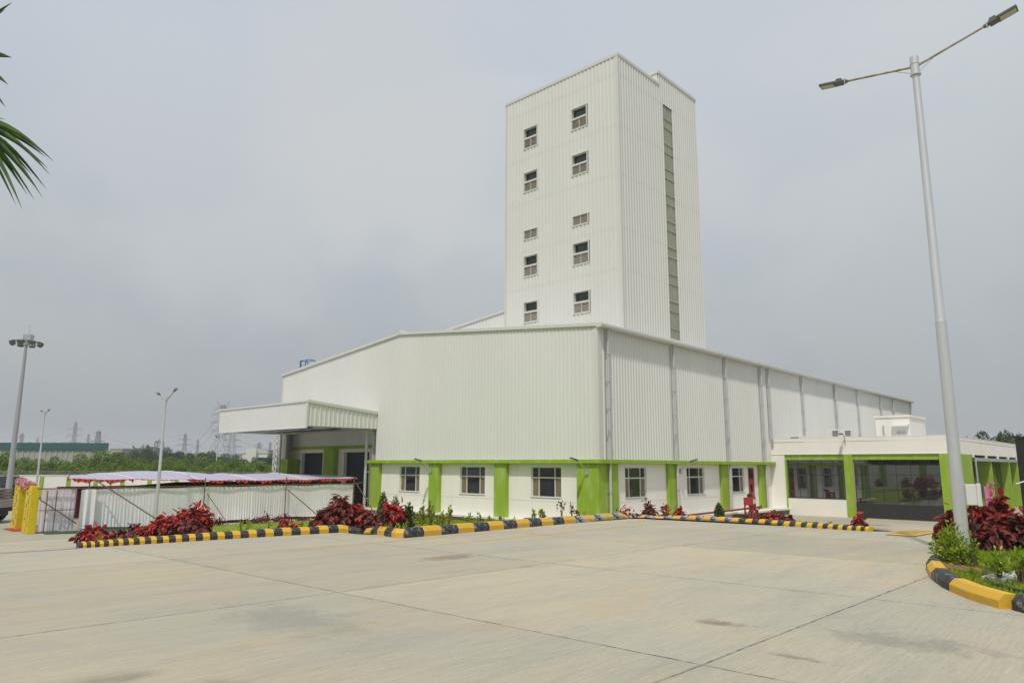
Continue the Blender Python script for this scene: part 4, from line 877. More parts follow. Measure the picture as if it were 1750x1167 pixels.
for px, yt, wd, mt, lab, n in ((1069, 858, 42, 'red_leaf', 'open red shrub right of the corner downpipe', 190), (1086, 866, 16, 'maroon_leaf', 'thin twiggy dark shrub between two red shrubs', 40), (1108, 854, 34, 'maroon_leaf', 'bushy dark red shrub left of the first side pilaster', 420), (1137, 858, 18, 'red_leaf', 'narrow bright red shrub before the first side pilaster', 150), (1162, 866, 22, 'red_leaf', 'small round red shrub right of the first side pilaster', 200), (1252, 883, 7, 'red_leaf', 'tiny red shrub right of the round green bush', 30), (1303, 878, 26, 'maroon_leaf', 'dark shrub below the fire cabinet end', 200), (1318, 870, 26, 'red_leaf', 'bright red topped shrub near the annex corner', 200), (1332, 877, 18, 'red_leaf', 'red shrub right of the bright topped one', 130), (1347, 878, 18, 'maroon_leaf', 'dark purple shrub before the annex white wall', 110), (1409, 895, 14, 'maroon_leaf', 'low dark shrub midway along the annex kerb', 50), (1431, 892, 9, 'maroon_leaf', 'small upright dark shrub further along the annex kerb', 25), (1466, 880, 28, 'red_leaf', 'red shrub at the right end of the annex kerb', 260), (1001, 876, 11, 'red_leaf', 'tiny red shrub at the foot of the corner pilaster', 40), (1455, 901, 10, 'maroon_leaf', 'creeping dark shrub left of the last red one', 30)):
    P = onu_(px, ub(px), 885) if px > 1040 else onv_(px, -2.7, 885)
    red(px, yt, wd, P, lab, mt, .12, n=n)
# stemmed little ones
def sprig(px, ytop, P, lab, m='olive_leaf', wd=14, n=40, leaf=.095, cat='seedling', nm='seedling', low=.15):
    x, y, w_, h_ = by_px(px, ytop - 1, wd * 1.1, P); return shrub(nm, lab, cat, x, y, w_, max(h_, .15), m, 'young plants along the kerbs', leaf, .30, n=int(n * 1.25), lobes=4, droop=.5, low=low, stemn=3, spread=1.)
for px, yt, wd, n, lab in ((695, 860, 24, 260, 'dense young green plant right of the red standard shrub'), (720, 859, 20, 130, 'yellowish young plant, first of the pair left of the pilaster'), (735, 855, 16, 110, 'yellowish young plant, second of the pair left of the pilaster'), (754, 876, 20, 90, 'low pale young plant under the second front pilaster'), (768, 864, 12, 70, 'upright olive young plant right of the second front pilaster'), (800, 880, 20, 50, 'sparse young plant under the middle front window'), (818, 872, 9, 26, 'thin leggy young plant under the middle front window'), (836, 883, 14, 45, 'small young plant left of the third front pilaster'), (856, 880, 10, 26, 'wispy young plant before the third front pilaster'), (879, 886, 8, 16, 'tiny wispy plant right of the third front pilaster'), (913, 872, 10, 50, 'small green plant beside the cycad'), (927, 869, 11, 70, 'taller green plant right of the cycad')):
    sprig(px, yt, onv_(px, -3.2, 890), lab, 'olive_leaf' if n != 260 else 'green_leaf', wd, n)
for px, yt, wd, lab in ((959, 848, 14, 'leggy red-leaved stem under the right front window'), (977, 859, 9, 'thin red-leaved stem left of the corner pilaster'), (987, 870, 10, 'short red-leaved stem beside the corner pilaster')):
    sprig(px, yt, onv_(px, -3.0, 885), lab, 'maroon_leaf', wd, 24, .09, low=.35)
for px, yt, lab in ((411, 882, 'yellow-green sapling on the lawn, left of three'), (424, 886, 'short yellow-green sapling on the lawn'), (460, 884, 'yellow-green sapling on the lawn before the tent pole'), (358, 900, 'small sapling right of the big red clump'), (516, 884, 'thin sapling between the two red clumps')):
    sprig(px, yt, onv_(px, .6, 905), lab, 'lime_leaf', 9, 26, .06)
for px, yt, lab in ((171, 912, 'bright green sprig inside the left round shrub'), (205, 917, 'small green weed behind the left kerb'), (235, 917, 'small green weed nearer the tall red clump')):
    sprig(px, yt, onv_(px, -.75, 925), lab, 'lime_leaf', 14, 50, .05)
for px, yt, lab in ((1366, 892, 'tiny green seedling, first along the annex kerb'), (1377, 896, 'tiny green seedling, second along the annex kerb'), (1394, 891, 'tiny green seedling by the lilac powder pattern'), (1419, 893, 'tiny green seedling between two dark shrubs')):
    sprig(px, yt, onu_(px, ub(px), 895), lab, 'olive_leaf', 7, 16, .06)
def topiary(px, yt, wd, P, lab, m, n=900):
    x, y, w_, h_ = by_px(px, yt, wd, P); t = thing('topiary', lab, 'bush', (x, y, tz(x, y) + .04), 0, 'clipped evergreen bushes')
    bl = [(0, 0, h_ * f, w_ * .5 * r, h_ * .22) for f, r in ((.25, .85), (.45, 1), (.62, .85), (.78, .6), (.88, .35))]; Pn, d = crown_pts(bl, n, .3); D = unit(d + RNG.normal(size=(n, 3)) * .4)
    me = leaves(Pn, D, unit(RNG.normal(size=(n, 3))), RNG.uniform(.03, .07, n), RNG.uniform(.015, .028, n), 'foliage', M[m]); o = bpy.data.objects.new('foliage', me); C.objects.link(o); o.parent = t
    MB().tube([(0, 0, -.15), (0, 0, h_ * .5)], .03, 6).build('stem', M['stem'], t)
topiary(654, 845, 22, onv_(654, 4.5, 880), 'dark green clipped conical bush by the dock corner', 'green_leaf', 1600)
topiary(675, 851, 20, onv_(675, 5.5, 880), 'smaller clipped bush behind the red standard shrub', 'green_leaf', 1200)
topiary(1229, 862, 17, onu_(1229, -1.6, 880), 'round sage green bush before the red fire pipe', 'sage_leaf', 1300)
# cycads: rosettes of arching fronds
def cycad(px, py, P, rad, lab, n=14):
    t = thing('cycad', lab, 'cycad', (P.x, P.y, tz(P.x, P.y) + .05), 0, 'small cycads'); Ps = []; Ds = []; Us = []
    mb = MB()
    for k in range(n):
        a = 2 * math.pi * k / n; el = random.uniform(.2, .9)
        pts = [Vector((math.cos(a) * rad * s, math.sin(a) * rad * s, rad * (el * s - (el + .1) * s * s * .8))) for s in (0, .25, .5, .75, 1)]; mb.tube(pts, .006, 4)
        for i in range(22):
            s = (i + 2) / 24 * 4; j = min(int(s), 3); p = pts[j].lerp(pts[j + 1], s - j); ta = (pts[j + 1] - pts[j]).normalized(); sd = ta.cross(Vector((0, 0, 1))).normalized()
            for sg in (-1, 1): Ps.append(p); Ds.append((sd * sg + ta * .5 + Vector((0, 0, -.1))).normalized()); Us.append((0, 0, 1))
    n_ = len(Ps); me = leaves(np.array(Ps), np.array(Ds), np.array(Us, float), np.full(n_, rad * .22), np.full(n_, .010), 'frond', M['green_leaf']); o = bpy.data.objects.new('frond', me); C.objects.link(o); o.parent = t; mb.build('midrib', M['stem'], t)
cycad(922, 885, onv_(922, -2.6, 885), .75, 'dark green cycad with arching fronds under the right front window')
cycad(1275, 890, onu_(1275, -1.9, 890), .5, 'small green cycad near the legs of the fire cabinet', 10)
# island plants
def isl_red(px, yt, wd, Y, lab, mt, n, leaf=.19, **k):
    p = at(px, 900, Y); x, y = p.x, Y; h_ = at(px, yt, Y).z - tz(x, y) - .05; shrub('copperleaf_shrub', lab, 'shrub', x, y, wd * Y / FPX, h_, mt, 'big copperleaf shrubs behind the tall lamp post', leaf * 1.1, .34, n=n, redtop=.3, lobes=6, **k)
isl_red(1630, 858, 58, 15.9, 'big red shrub just left of the tall lamp post', 'red_leaf', 420)
isl_red(1672, 852, 60, 16.0, 'big red shrub right behind the white junction box', 'red_leaf', 460)
isl_red(1712, 843, 64, 15.9, 'tallest maroon shrub left of the black gate post', 'red_leaf', 560)
isl_red(1748, 862, 54, 15.4, 'dark shrub at the picture edge by the black gate post', 'maroon_leaf', 400)
isl_red(1690, 885, 60, 15.3, 'lower dark shrub drooping over the island back kerb', 'maroon_leaf', 300)
isl_red(1782, 856, 60, 15.6, 'dark shrub beyond the black gate post', 'maroon_leaf', 300)
def green(px, yt, wd, Y, lab, n, mt='lime_leaf', leaf=.07, low=0., cat='shrub', **k):
    p = at(px, 900, Y); h_ = at(px, yt, Y).z - tz(p.x, Y) - .1; shrub('garden_shrub', lab, cat, p.x, Y, wd * Y / FPX, h_, mt, None, leaf, .24, n=n, z=tz(p.x, Y) + .08, droop=.35, low=low, lobes=7, spread=1.1, stemn=8, **k)
green(1618, 886, 54, 13.0, 'leafy lime green shrub left of the tall lamp post foot', 900)
green(1638, 912, 44, 12.7, 'lower yellow green shrub before the lamp post foot', 420)
green(1658, 908, 20, 12.4, 'slender green shrub covering the base of the lamp post', 170)
green(1700, 932, 42, 10.9, 'loose yellow green sapling left on the island grass', 260, low=.2)
green(1736, 930, 40, 10.5, 'loose yellow green sapling right on the island grass', 230, low=.2)
green(1652, 968, 24, 11.6, 'small grassy plant at the island soil patch', 150, 'olive_leaf', .06)

# ------------------------------------------------------------ trees
def tree_mesh(kind, seed):
    random.seed(seed); global RNG; RNG = np.random.default_rng(seed)
    W_, H_ = 5.0, 5.0; nl = 9; bl = []
    for k in range(nl):
        a = 2 * math.pi * k / nl + random.uniform(-.5, .5); r = random.uniform(.5, 1.7); bl.append((r * math.cos(a), r * math.sin(a), random.uniform(1.6, 3.4), random.uniform(.7, 1.15), random.uniform(.55, .95)))
    bl += [(random.uniform(-.6, .6), random.uniform(-.6, .6), 4.0, .95, .8), (.3, -.3, 2.6, 1.6, 1.3)]
    P, d = crown_pts(bl, 6000, .35); n = len(P); D = unit(d + RNG.normal(size=(n, 3)) * .7); L = RNG.uniform(.11, .27, n); lobe = np.sin(P[:, 0] * 2.1 + seed) * np.cos(P[:, 1] * 2.3) * np.sin(P[:, 2] * 2.5) * .3
    me = leaves(P, D, unit(RNG.normal(size=(n, 3)) + np.array([0, 0, .7])), L, L * .33, 'crown', M[kind], np.clip(RNG.uniform(0, 1, n) + lobe, 0, 1))
    mb = MB(); mb.tube([(0, 0, -.3), (.05, 0, 1.2), (0, .1, 2.6)], [.16, .12, .08], 7)
    for b in bl[:7]: mb.tube([(0, 0, 1.2 + random.random()), (b[0] * .5, b[1] * .5, 2.0), (b[0], b[1], b[2])], [.07, .05, .02], 5)
    t = mb.build('trunk', M['bark']); tm = t.data; bpy.data.objects.remove(t); return me, tm
TREES = {k: [tree_mesh(k, s) for s in (1, 2, 3)] for k in ('scrub_leaf', 'tree_leaf')}
RNG = np.random.default_rng(5); random.seed(8)
def tree(x, y, w_, h_, kind, lab, grp, z=BASE, nm='tree'):
    t = thing(nm, lab, 'tree', (x, y, z), random.uniform(0, 6.3), grp); t.scale = (w_ / 4.6, w_ / 4.6, h_ / 4.6); cm, tm = random.choice(TREES[kind])
    for n_, m_ in (('crown', cm), ('trunk', tm)): o = bpy.data.objects.new(n_, m_); C.objects.link(o); o.parent = t
def tree_px(px, yt, wpx, Y, kind, lab, grp, nm='tree'): p = at(px, 800, Y); tree(p.x, Y, wpx * Y / FPX, at(px, yt, Y).z - BASE, kind, lab, grp, nm=nm)
for i, (px, yt, wd, Y) in enumerate([(-22, 770, 60, 80), (12, 776, 52, 76), (36, 783, 44, 80), (64, 786, 50, 82), (92, 783, 44, 78), (112, 788, 40, 76), (135, 777, 46, 84), (165, 771, 64, 82), (196, 774, 52, 84), (222, 786, 44, 80), (246, 784, 46, 86), (268, 788, 40, 80), (292, 783, 50, 88), (318, 786, 44, 84), (345, 782, 52, 90), (372, 788, 40, 84), (398, 786, 48, 88), (425, 791, 44, 86), (450, 788, 44, 90), (474, 792, 40, 86), (500, 790, 44, 90), (180, 790, 50, 74), (300, 792, 50, 76), (120, 794, 60, 74), (40, 794, 60, 74), (240, 793, 50, 74), (360, 795, 60, 76), (420, 796, 60, 78)]):
    tree_px(px, yt, wd * 1.15, Y, 'scrub_leaf', 'bright green bushy scrub tree behind the compound wall' if i != 7 else 'broad round green scrub tree before the teal-roofed shed', 'scrub trees behind the compound wall', 'scrub_tree')
for i, (px, yt, wd, Y) in enumerate([(208, 775, 44, 165), (232, 771, 40, 170), (250, 768, 34, 160), (262, 772, 30, 165), (286, 766, 36, 170), (302, 773, 40, 175), (322, 776, 40, 170), (346, 775, 36, 175), (362, 772, 34, 180), (384, 776, 34, 175), (402, 778, 30, 170), (436, 782, 20, 165), (462, 776, 26, 150), (-10, 775, 60, 200), (196, 778, 40, 180), (480, 779, 40, 170), (510, 784, 50, 170), (335, 783, 60, 150), (215, 784, 60, 150), (270, 784, 60, 150), (395, 786, 60, 150)]):
    tree_px(px, yt, wd * 1.2, Y, 'tree_leaf', 'dark green tree in the hazy belt beyond the scrub', 'dark trees on the left horizon', 'dark_tree')
for i, (px, yt, wd, Y) in enumerate([(1655, 752, 60, 78), (1682, 743, 46, 76), (1706, 747, 44, 80), (1728, 740, 44, 74), (1752, 745, 60, 78), (1790, 742, 60, 76), (1840, 742, 80, 76)]):
    tree_px(px, yt, wd * 1.3, Y, 'tree_leaf', 'dark leafy tree rising behind the flat roof of the annex', 'trees behind the annex', 'dark_tree')
# far wood as a mass behind everything (reads as one line)
mb = MB(); vs = []; 
P = []; 
for k in range(16000): a = random.uniform(-.85, .95); rr = random.uniform(330, 420); P.append((rr * math.sin(a), rr * math.cos(a), BASE + random.uniform(0, 1) ** .7 * (6.0 + 2.2 * math.sin(a * 37) + 1.3 * math.sin(a * 91))))
P = np.array(P); n = len(P); me = leaves(P, unit(RNG.normal(size=(n, 3))), unit(RNG.normal(size=(n, 3))), RNG.uniform(2, 4, n), RNG.uniform(.9, 1.8, n), 'far_wood', M['tree_leaf']); o = bpy.data.objects.new('far_wood', me); C.objects.link(o); tag(o, 'hazy dark line of far-off woodland along the horizon', 'woodland', None, 'stuff')

# palm at the left edge
pal = thing('palm_tree', 'fan palm at the left edge with drooping pointed blades', 'palm tree', (-4.3, 3.3, tz(-4.3, 3.3)))
o0 = Vector((-4.3, 3.3, tz(-4.3, 3.3))); mb = MB(); top = at(-190, 215, 3.6) - o0
mb.tube([(0, 0, -.1), (.12, .04, 1.), top * .55, top], [.10, .08, .075, .07], 12); mb.build('trunk', M['bark'], pal, smooth=True)
def fan(hub, tips, w_, grp_w=None):
    pt_ = MB(); pt_.tube([top, top.lerp(hub, .5) + Vector((0, 0, .05)), hub], [.014, .011, .009], 6); bm_ = MB()
    for tp in tips:
        tp, ww = (tp[0], tp[1]) if isinstance(tp, tuple) else (tp, w_)
        d = tp - hub; S = d.cross(Vector((.15, 1, .2))).normalized(); nn = S.cross(d.normalized()); L = d.length; vs = []
        N_ = 8
        for i in range(N_ + 1):
            s = i / N_; c = hub + d * s + Vector((0, 0, .10 * L * math.sin(math.pi * s))); wv = ww * (.35 + 1.3 * s) * (1 if s < .45 else 1) if s < .45 else ww * .935 * (1 - (s - .45) / .55) ** .8
            vs += [c - S * wv, c - nn * wv * .55, c + S * wv]
        bm_.add(vs, [f for i in range(N_) for f in ((3 * i, 3 * i + 1, 3 * i + 4, 3 * i + 3), (3 * i + 1, 3 * i + 2, 3 * i + 5, 3 * i + 4))])
    o = bm_.build('frond', M['palm_leaf'], pal); a = o.data.attributes.new('lv', 'FLOAT', 'FACE'); a.data.foreach_set('value', [random.random() for _ in range(len(o.data.polygons))]); pt_.build('leaf_stalk', M['green_leaf'], o)
A = lambda x, y, Y: at(x, y, Y * .486) - o0
fan(A(-70, 205, 7.2), [A(62, 247, 7.0), A(94, 278, 6.9), A(80, 270, 7.3), A(88, 302, 6.9), A(81, 326, 7.1), A(75, 341, 7.0), A(60, 344, 7.3), (A(39, 360, 6.8), .020), A(-5, 372, 7.1), A(-40, 380, 7.2), A(10, 205, 7.6), A(12, 225, 7.4), A(55, 300, 7.4), A(72, 262, 7.2), A(84, 290, 7.3), A(68, 330, 7.4), A(48, 335, 7.5), A(50, 240, 7.5), A(28, 352, 7.3)], .015)
fan(A(-85, 110, 7.3), [(A(22, 4, 7.2), .022), (A(10, 16, 7.1), .02), (A(21, 99, 7.1), .032), (A(15, 146, 7.0), .028), (A(10, 184, 7.2), .026), (A(-10, 60, 7.3), .018), (A(-30, 0, 7.3), .018), (A(-70, -20, 7.3), .018), (A(-110, 0, 7.3), .018)], .018)
for k in range(7):
    a = R(120 + k * 26); hub = top + Vector((math.cos(a) * .3 - .12, math.sin(a) * .3, random.uniform(-.05, .25))); tips = []
    for j in range(13): b = a + R(-75 + j * 12.5); tips.append(hub + Vector((math.cos(b) * .42, math.sin(b) * .42, random.uniform(-.15, .08))))
    fan(hub, tips, .015)

# ------------------------------------------------------------ tent, entrance arch
tent = bthing('marquee', 'long white pleated cloth marquee with lilac roof and red frill', 'marquee')
def cloth_wall(name, F, s0, s1, zb, zt, m, parent, amp=.05, step=.05, seed=1):
    rnd = random.Random(seed); n = int((s1 - s0) / step); mb = MB(); vs = []; nz_ = 6; ph = 0
    offs = []
    for i in range(n + 1): ph += rnd.uniform(1.0, 2.4); offs.append(math.sin(ph) * amp * rnd.uniform(.3, 1.) * (.85 + .35 * math.sin(i * .037 + seed)) + .025 * math.sin(i * .11) + rnd.uniform(-.004, .004))
    for i in range(n + 1):
        s = s0 + (s1 - s0) * i / n
        for j in range(nz_ + 1):
            f = j / nz_; a = zb(s) if callable(zb) else zb; b = zt(s) if callable(zt) else zt
            vs.append(F(s, offs[i] * (1.15 - .7 * f) + .05 * (1 - f) ** 2 * math.sin(s * 1.3), a + (b - a) * f))
    mb.add(vs, [(i * (nz_ + 1) + j, (i + 1) * (nz_ + 1) + j, (i + 1) * (nz_ + 1) + j + 1, i * (nz_ + 1) + j + 1) for i in range(n) for j in range(nz_)]); return mb.build(name, m, parent, smooth=True)
FTn = face('v', 16.5)
cloth_wall('side_cloth', FTn, -15.35, -1.5, lambda s: -1.18 + .03 * math.sin(s * 2), lambda s: .50 + .02 * math.sin(s * 1.7), M['cloth'], tent, .022, .04)
cloth_wall('side_cloth', face('v', 16.35), -15.75, -15.1, lambda s: -1.27, lambda s: .52 - .1 * abs(s + 15.4), M['cloth'], tent, .08, .06, 3)
cloth_wall('side_cloth', face('u', -1.5), 16.5, 24.5, -1.25, .5, M['cloth'], tent, .05, .08, 4)
cloth_wall('back_cloth', face('v', 24.5), -14.5, -1.5, -1.25, lambda s: .42 + .16 * ss((s + 11) / 3), M['maroon'], tent, .05, .1, 5)
mb = MB(); nu, nv = 40, 12; vs = []
def rz(u, v):
    e = np.interp(u, [-16.7, -15.5, -11.7, -8.1, -4.5, -1.3], [.98, .93, .87, .80, .80, .86]); f = (v - 16.4) / 8.3
    pk = .35 * math.exp(-((u + 11.3) / 3.2) ** 2) + .24 * math.exp(-((u + 5) / 3.5) ** 2)
    return e + pk * math.sin(math.pi * min(1, f * 1.2)) + .10 * f + .02 * math.sin(u * 2.5 + v)
for i in range(nu + 1):
    for j in range(nv + 1): v = 16.47 + 8.2 * j / nv; ul = -16.3 + (v - 16.38) * .30; u = ul + (-1.3 - ul) * i / nu; vs.append((u, v, rz(u, v)))
mb.add(vs, [(i * (nv + 1) + j, (i + 1) * (nv + 1) + j, (i + 1) * (nv + 1) + j + 1, i * (nv + 1) + j + 1) for i in range(nu) for j in range(nv)]); rf_ = mb.build('roof_cloth', M['lilac'], tent, smooth=True)
mb = MB()
for u in (-13.6, -10.6, -7.6, -4.6):
    mb.tube([(u, 16.38 + 8.3 * j / nv, rz(u, 16.38 + 8.3 * j / nv) + .012) for j in range(nv + 1)], .018, 4)
mb.build('seam', M['cloth'], rf_)
def frill(F, s0, s1, zf, hgt, seed): 
    rnd = random.Random(seed); mb = MB(); n = int((s1 - s0) / .045); vs = []
    for i in range(n + 1):
        s = s0 + (s1 - s0) * i / n; z = zf(s); hh = hgt * max(.12, .65 + .3 * math.sin(s * 5.1) + .25 * math.sin(s * 13.7)) * rnd.uniform(.75, 1.15); w1 = math.sin(i * 1.3) * .03
        vs += [F(s, .02, z), F(s, .02 + w1, z - hh * .5), F(s, .03 + w1 * 1.5, z - hh)]
    mb.add(vs, [(3 * i + j, 3 * i + 3 + j, 3 * i + 4 + j, 3 * i + 1 + j) for i in range(n) for j in range(2)]); return mb.build('frill', M['frill'], tent)
frill(face('v', 16.46), -16.2, -13.6, lambda s: rz(s, 16.4) + .01, .20, 3); frill(face('v', 16.46), -13.6, -11.2, lambda s: rz(s, 16.4) + .01, .05, 13); frill(face('v', 16.46), -11.2, -1.3, lambda s: rz(s, 16.4) + .01, .15, 14)
frill(lambda s, d, z: (-16.3 + (s - 16.38) * .30 - d, s, z), 16.4, 23, lambda s: rz(-16.3 + (s - 16.38) * .3, s), .12, 6)
def swag(u0, u1, z, name='swag'):
    mb = MB(); vs = []
    for i in range(9): s = i / 8; vs += [(u0 + (u1 - u0) * s, 17.2, z), (u0 + (u1 - u0) * s, 17.17, z - .06 - .16 * math.sin(math.pi * s))]
    mb.add(vs, [(2 * i, 2 * i + 2, 2 * i + 3, 2 * i + 1) for i in range(8)]); return mb
for k in range(10): swag(-9.8 + k * .8, -9.05 + k * .8, .66).build('swag', M['maroon' if k % 2 else 'frill'], tent)
def pole(a, b, r=.028, m='bamboo', nm='pole'): MB().tube([a, Vector(a).lerp(Vector(b), .5) + Vector((0, 0, .01)), b], r, 7).build(nm, M[m], tent)
for u in (-15.45, -10.6 + .3, -5.9, -1.55): pole((u, 16.36, BASE), (u, 16.36, .95))
pole((-17.4, 16.43, .56), (-9, 16.43, .545), .024, nm='rail'); pole((-9, 16.43, .545), (-1.2, 16.43, .53), .024, nm='rail')
pole((-15.35, 16.2, .95), (-12.5, 14.3, tzu(-12.5, 14.3)), .028, nm='brace'); pole((-10.25, 16.2, .2), (-9.6, 15.0, tzu(-9.6, 15)), .02, nm='brace')
pole((-5.9, 16.2, .3), (-4.6, 14.6, tzu(-4.6, 14.6)), .028, nm='brace'); pole((-1.5, 16.2, .55), (-.75, 15.2, tzu(-.75, 15.2)), .028, nm='brace'); pole((-1.9, 16.2, .5), (-.9, 16.2, .62), .022, nm='brace')
# side panel near the arch
sp_ = bthing('cloth_screen', 'lilac pleated cloth screen on a dark frame left of the white tent', 'screen')
cloth_wall('cloth', face('v', 16.75), -17.15, -15.8, -1.22, .52, M['pink'], sp_, .035, .045, 9)
mb = MB()
for u in (-16.95, -16.6): mb.tube([(u, 16.62, -1.25), (u, 16.62, .48)], .022, 6)
mb.tube([(-17.2, 16.62, -.35), (-15.8, 16.62, -.35)], .018, 6); mb.tube([(-17.2, 16.6, .1), (-15.75, 16.55, -.95)], .025, 6); mb.tube([(-17.2, 16.62, .55), (-15.7, 16.62, .55)], .025, 6); mb.build('frame', M['bamboo'], sp_)
def quadsheet(name, pts, m, lab, cat, dz=.012):
    mb = MB(); vs = [(u, v, tzu(u, v) + dz) for u, v in pts]; mb.add(vs, [tuple(range(len(vs)))]); o = mb.build(name, m); o.location = (CX, CY, 0); o.rotation_euler = (0, 0, R(90) - YAW); return tag(o, lab, cat)
quadsheet('carpet', [(-17.0, 16.0), (-15.0, 15.3), (-12.0, 15.6), (-12.0, 16.6), (-17.0, 16.7)], M['carpet'], 'dark green carpet edge laid along the foot of the tent', 'carpet', .02)
quadsheet('mat', [(-17.6, 18.5), (-16.6, 18.5), (-16.6, 20.4), (-17.6, 20.4)], M['mat'], 'red mat between the two yellow columns', 'mat', .02)
cols_ = [(.10, .15, .45), (.6, .04, .03), (.75, .70, .6), (.05, .05, .1)]; deco = [mat('flower print %s' % n_, c, .7) for n_, c in zip(('blue', 'red', 'cream', 'dark'), cols_)]
def column(v0, v1, zt_, lab, u0=-17.45):
    t = bthing('yellow_column', lab, 'column', 'yellow columns of the entrance'); u1 = u0 + .28
    mb = MB(); mb.box(u0, u1, v0, v1, BASE, zt_); mb.build('cloth_box', M['yellow'], t, bevel=.02)
    mb = MB()
    for z in (BASE + .62, BASE + 1.25): mb.box(u0 - .003, u1 + .003, v0 - .003, v1 + .003, z, z + .012)
    mb.build('seam', mat('yellow seam', (.5, .38, .01), .8), t)
    for q in range(4):
        mb = MB()
        for k in range(14):
            v = random.uniform(v0 + .15, v1 - .15); z = BASE + .12 + (zt_ - BASE - .25) * ((k + q * .25) / 14); r = random.uniform(.03, .07)
            vs = [(u0 - .008, v + r * math.cos(a) * random.uniform(.6, 1), z + r * math.sin(a) * .7) for a in [j * math.pi / 4 for j in range(8)]]; mb.add(vs, [tuple(range(8))])
        mb.build('printed_flowers', deco[q], t)
    mb = MB()
    for v in (v0, v1 - .02): mb.box(u0 - .012, u0 - .002, v, v + .04, BASE, zt_)
    mb.build('edge_band', M['yellow'], t); return t
column(16.7, 17.6, .66, 'nearer yellow cloth column with a printed flower face', -17.5); column(19.85, 20.75, .68, 'farther yellow cloth column with a printed flower face', -17.2)
gm_ = leafmat('garland flower', [(0, (.45, .04, .06)), (.5, (.65, .30, .32)), (1, (.75, .70, .66))], .1, .8)
n = 1800; s = RNG.uniform(0, 1, n); d = unit(RNG.normal(size=(n, 3))); P = np.stack([-17.35 + .3 * s, 17.3 + 3.5 * s, .60 + .2 * s], 1) + d * np.array([.17, .17, .15]) * RNG.uniform(.7, 1, n)[:, None]
me = leaves(P, d, unit(RNG.normal(size=(n, 3))), RNG.uniform(.06, .1, n), RNG.uniform(.03, .05, n), 'flower_garland', gm_); o = bpy.data.objects.new('flower_garland', me); C.objects.link(o); o.location = (CX, CY, 0); o.rotation_euler = (0, 0, R(90) - YAW); tag(o, 'thick red and white flower garland laid over the yellow columns', 'garland')

# ------------------------------------------------------------ truck, car, wall, far things
trk = thing('flatbed_truck', 'grey flatbed truck loaded with boards at the left picture edge', 'truck', (-28.6, 36.5, BASE))
mb = MB(); mb.box(-4, 3.3, -1.0, 1.0, .55, .75); mb.box(-4, 3.2, -.4, .4, .35, .55); mb.build('chassis', M['black'], trk)
mb = MB(); mb.box(-4, 3.3, -1.06, -1.0, .75, 1.15); mb.box(-4, 3.3, 1.0, 1.06, .75, 1.15); mb.box(3.3, 3.36, -1.06, 1.06, .75, 1.15); mb.build('side_board', M['steelgrey'], trk, bevel=.01)
mb = MB()
for z in (1.2, 1.32, 1.44, 1.56, 1.68): mb.box(-4, 3.25, -1.03, -.98, z, z + .07)
for x in (-3.5, -2, -.5, 1, 2.2, 3.2): mb.box(x, x + .07, -1.06, -.97, 1.15, 1.82)
mb.build('slat_side', M['wood'], trk)
for i, z in enumerate((.8, .95, 1.1, 1.25, 1.4, 1.55)): MB().box(-3.8, 3.0, -.85, .85, z, z + .11).build('board_stack', M['wood'], trk, bevel=.01)
mb = MB(); mb.box(-6.1, -4.2, -1.05, 1.05, .55, 2.1); mb.build('cab', M['white'], trk, bevel=.15); mb = MB(); mb.box(-6.12, -5.0, -1.06, 1.06, 1.35, 1.9); mb.build('cab_window', M['glass'], trk, bevel=.03)
for x in (-5.2, 1.2, 2.3):
    for y in (-.9, .9): 
        w_ = MB().tube([(x, y - .13, .42), (x, y + .13, .42)], .42, 20).build('wheel', M['tyre'], trk); MB().tube([(x, y - .14, .42), (x, y + .14, .42)], .2, 12).build('rim', M['galv'], w_)
mb = MB(); mb.box(1.6, 2.2, -1.075, -1.062, .86, .96); mb.box(2.7, 3.2, -1.075, -1.062, 1.0, 1.06); mb.build('reflector', M['orange'], trk)
car = thing('dark_car', 'black high-roofed car parked by the compound wall behind the mast', 'car', (-41.9, 60.5, BASE))
mb = MB(); mb.box(-.9, .9, -2.1, 2.1, .3, 1.05); mb.build('body', M['black'], car, bevel=.12)
mb = MB(); vs = [(-.82, -2.0, 1.05), (.82, -2.0, 1.05), (.82, 1.1, 1.05), (-.82, 1.1, 1.05), (-.68, -1.75, 1.82), (.68, -1.75, 1.82), (.68, .5, 1.82), (-.68, .5, 1.82)]; mb.add(vs, [(0, 1, 2, 3), (4, 5, 6, 7), (0, 1, 5, 4), (1, 2, 6, 5), (2, 3, 7, 6), (3, 0, 4, 7)]); mb.build('cabin', M['glass'], car, bevel=.06)
mb = MB(); mb.box(-.66, .66, -1.7, .4, 1.825, 1.86); mb.bar((-.55, -1.5, 1.95), (-.55, .3, 1.95), .04); mb.bar((.55, -1.5, 1.95), (.55, .3, 1.95), .04); mb.build('roof', M['black'], car, bevel=.01)
for x in (-.8, .8):
    for y in (-1.35, 1.35): w_ = MB().tube([(x - .1, y, .34), (x + .1, y, .34)], .34, 16).build('wheel', M['tyre'], car)
mb = MB(); mb.box(-.85, -.65, -2.12, -2.09, .8, 1.0); mb.box(.65, .85, -2.12, -2.09, .8, 1.0); mb.build('tail_light', M['red'], car)
cw = thing('compound_wall', 'long white compound wall with green pilasters and wire on top', 'wall', (0, 66, BASE))
mb = MB(); mb.box(-85, -8, -.1, .1, 0, 1.82); mb.box(-85, -8, -.13, .13, 1.82, 1.9); mb.build('wall_panel', M['wall'], cw)
for k in range(31): x = -84.6 + k * 2.45 + .1; MB().box(x, x + .36, -.16, -.101, 0, 1.815).build('pilaster', M['green'], cw)
mb = MB()
for z in (2.0, 2.12, 2.24): mb.tube([(-85, 0, z), (-8, 0, z)], .012, 4)
mb.tube([(-85 + .09 * i, .12 * math.cos(i * .9), 2.15 + .13 * math.sin(i * .9)) for i in range(850)], .011, 3)
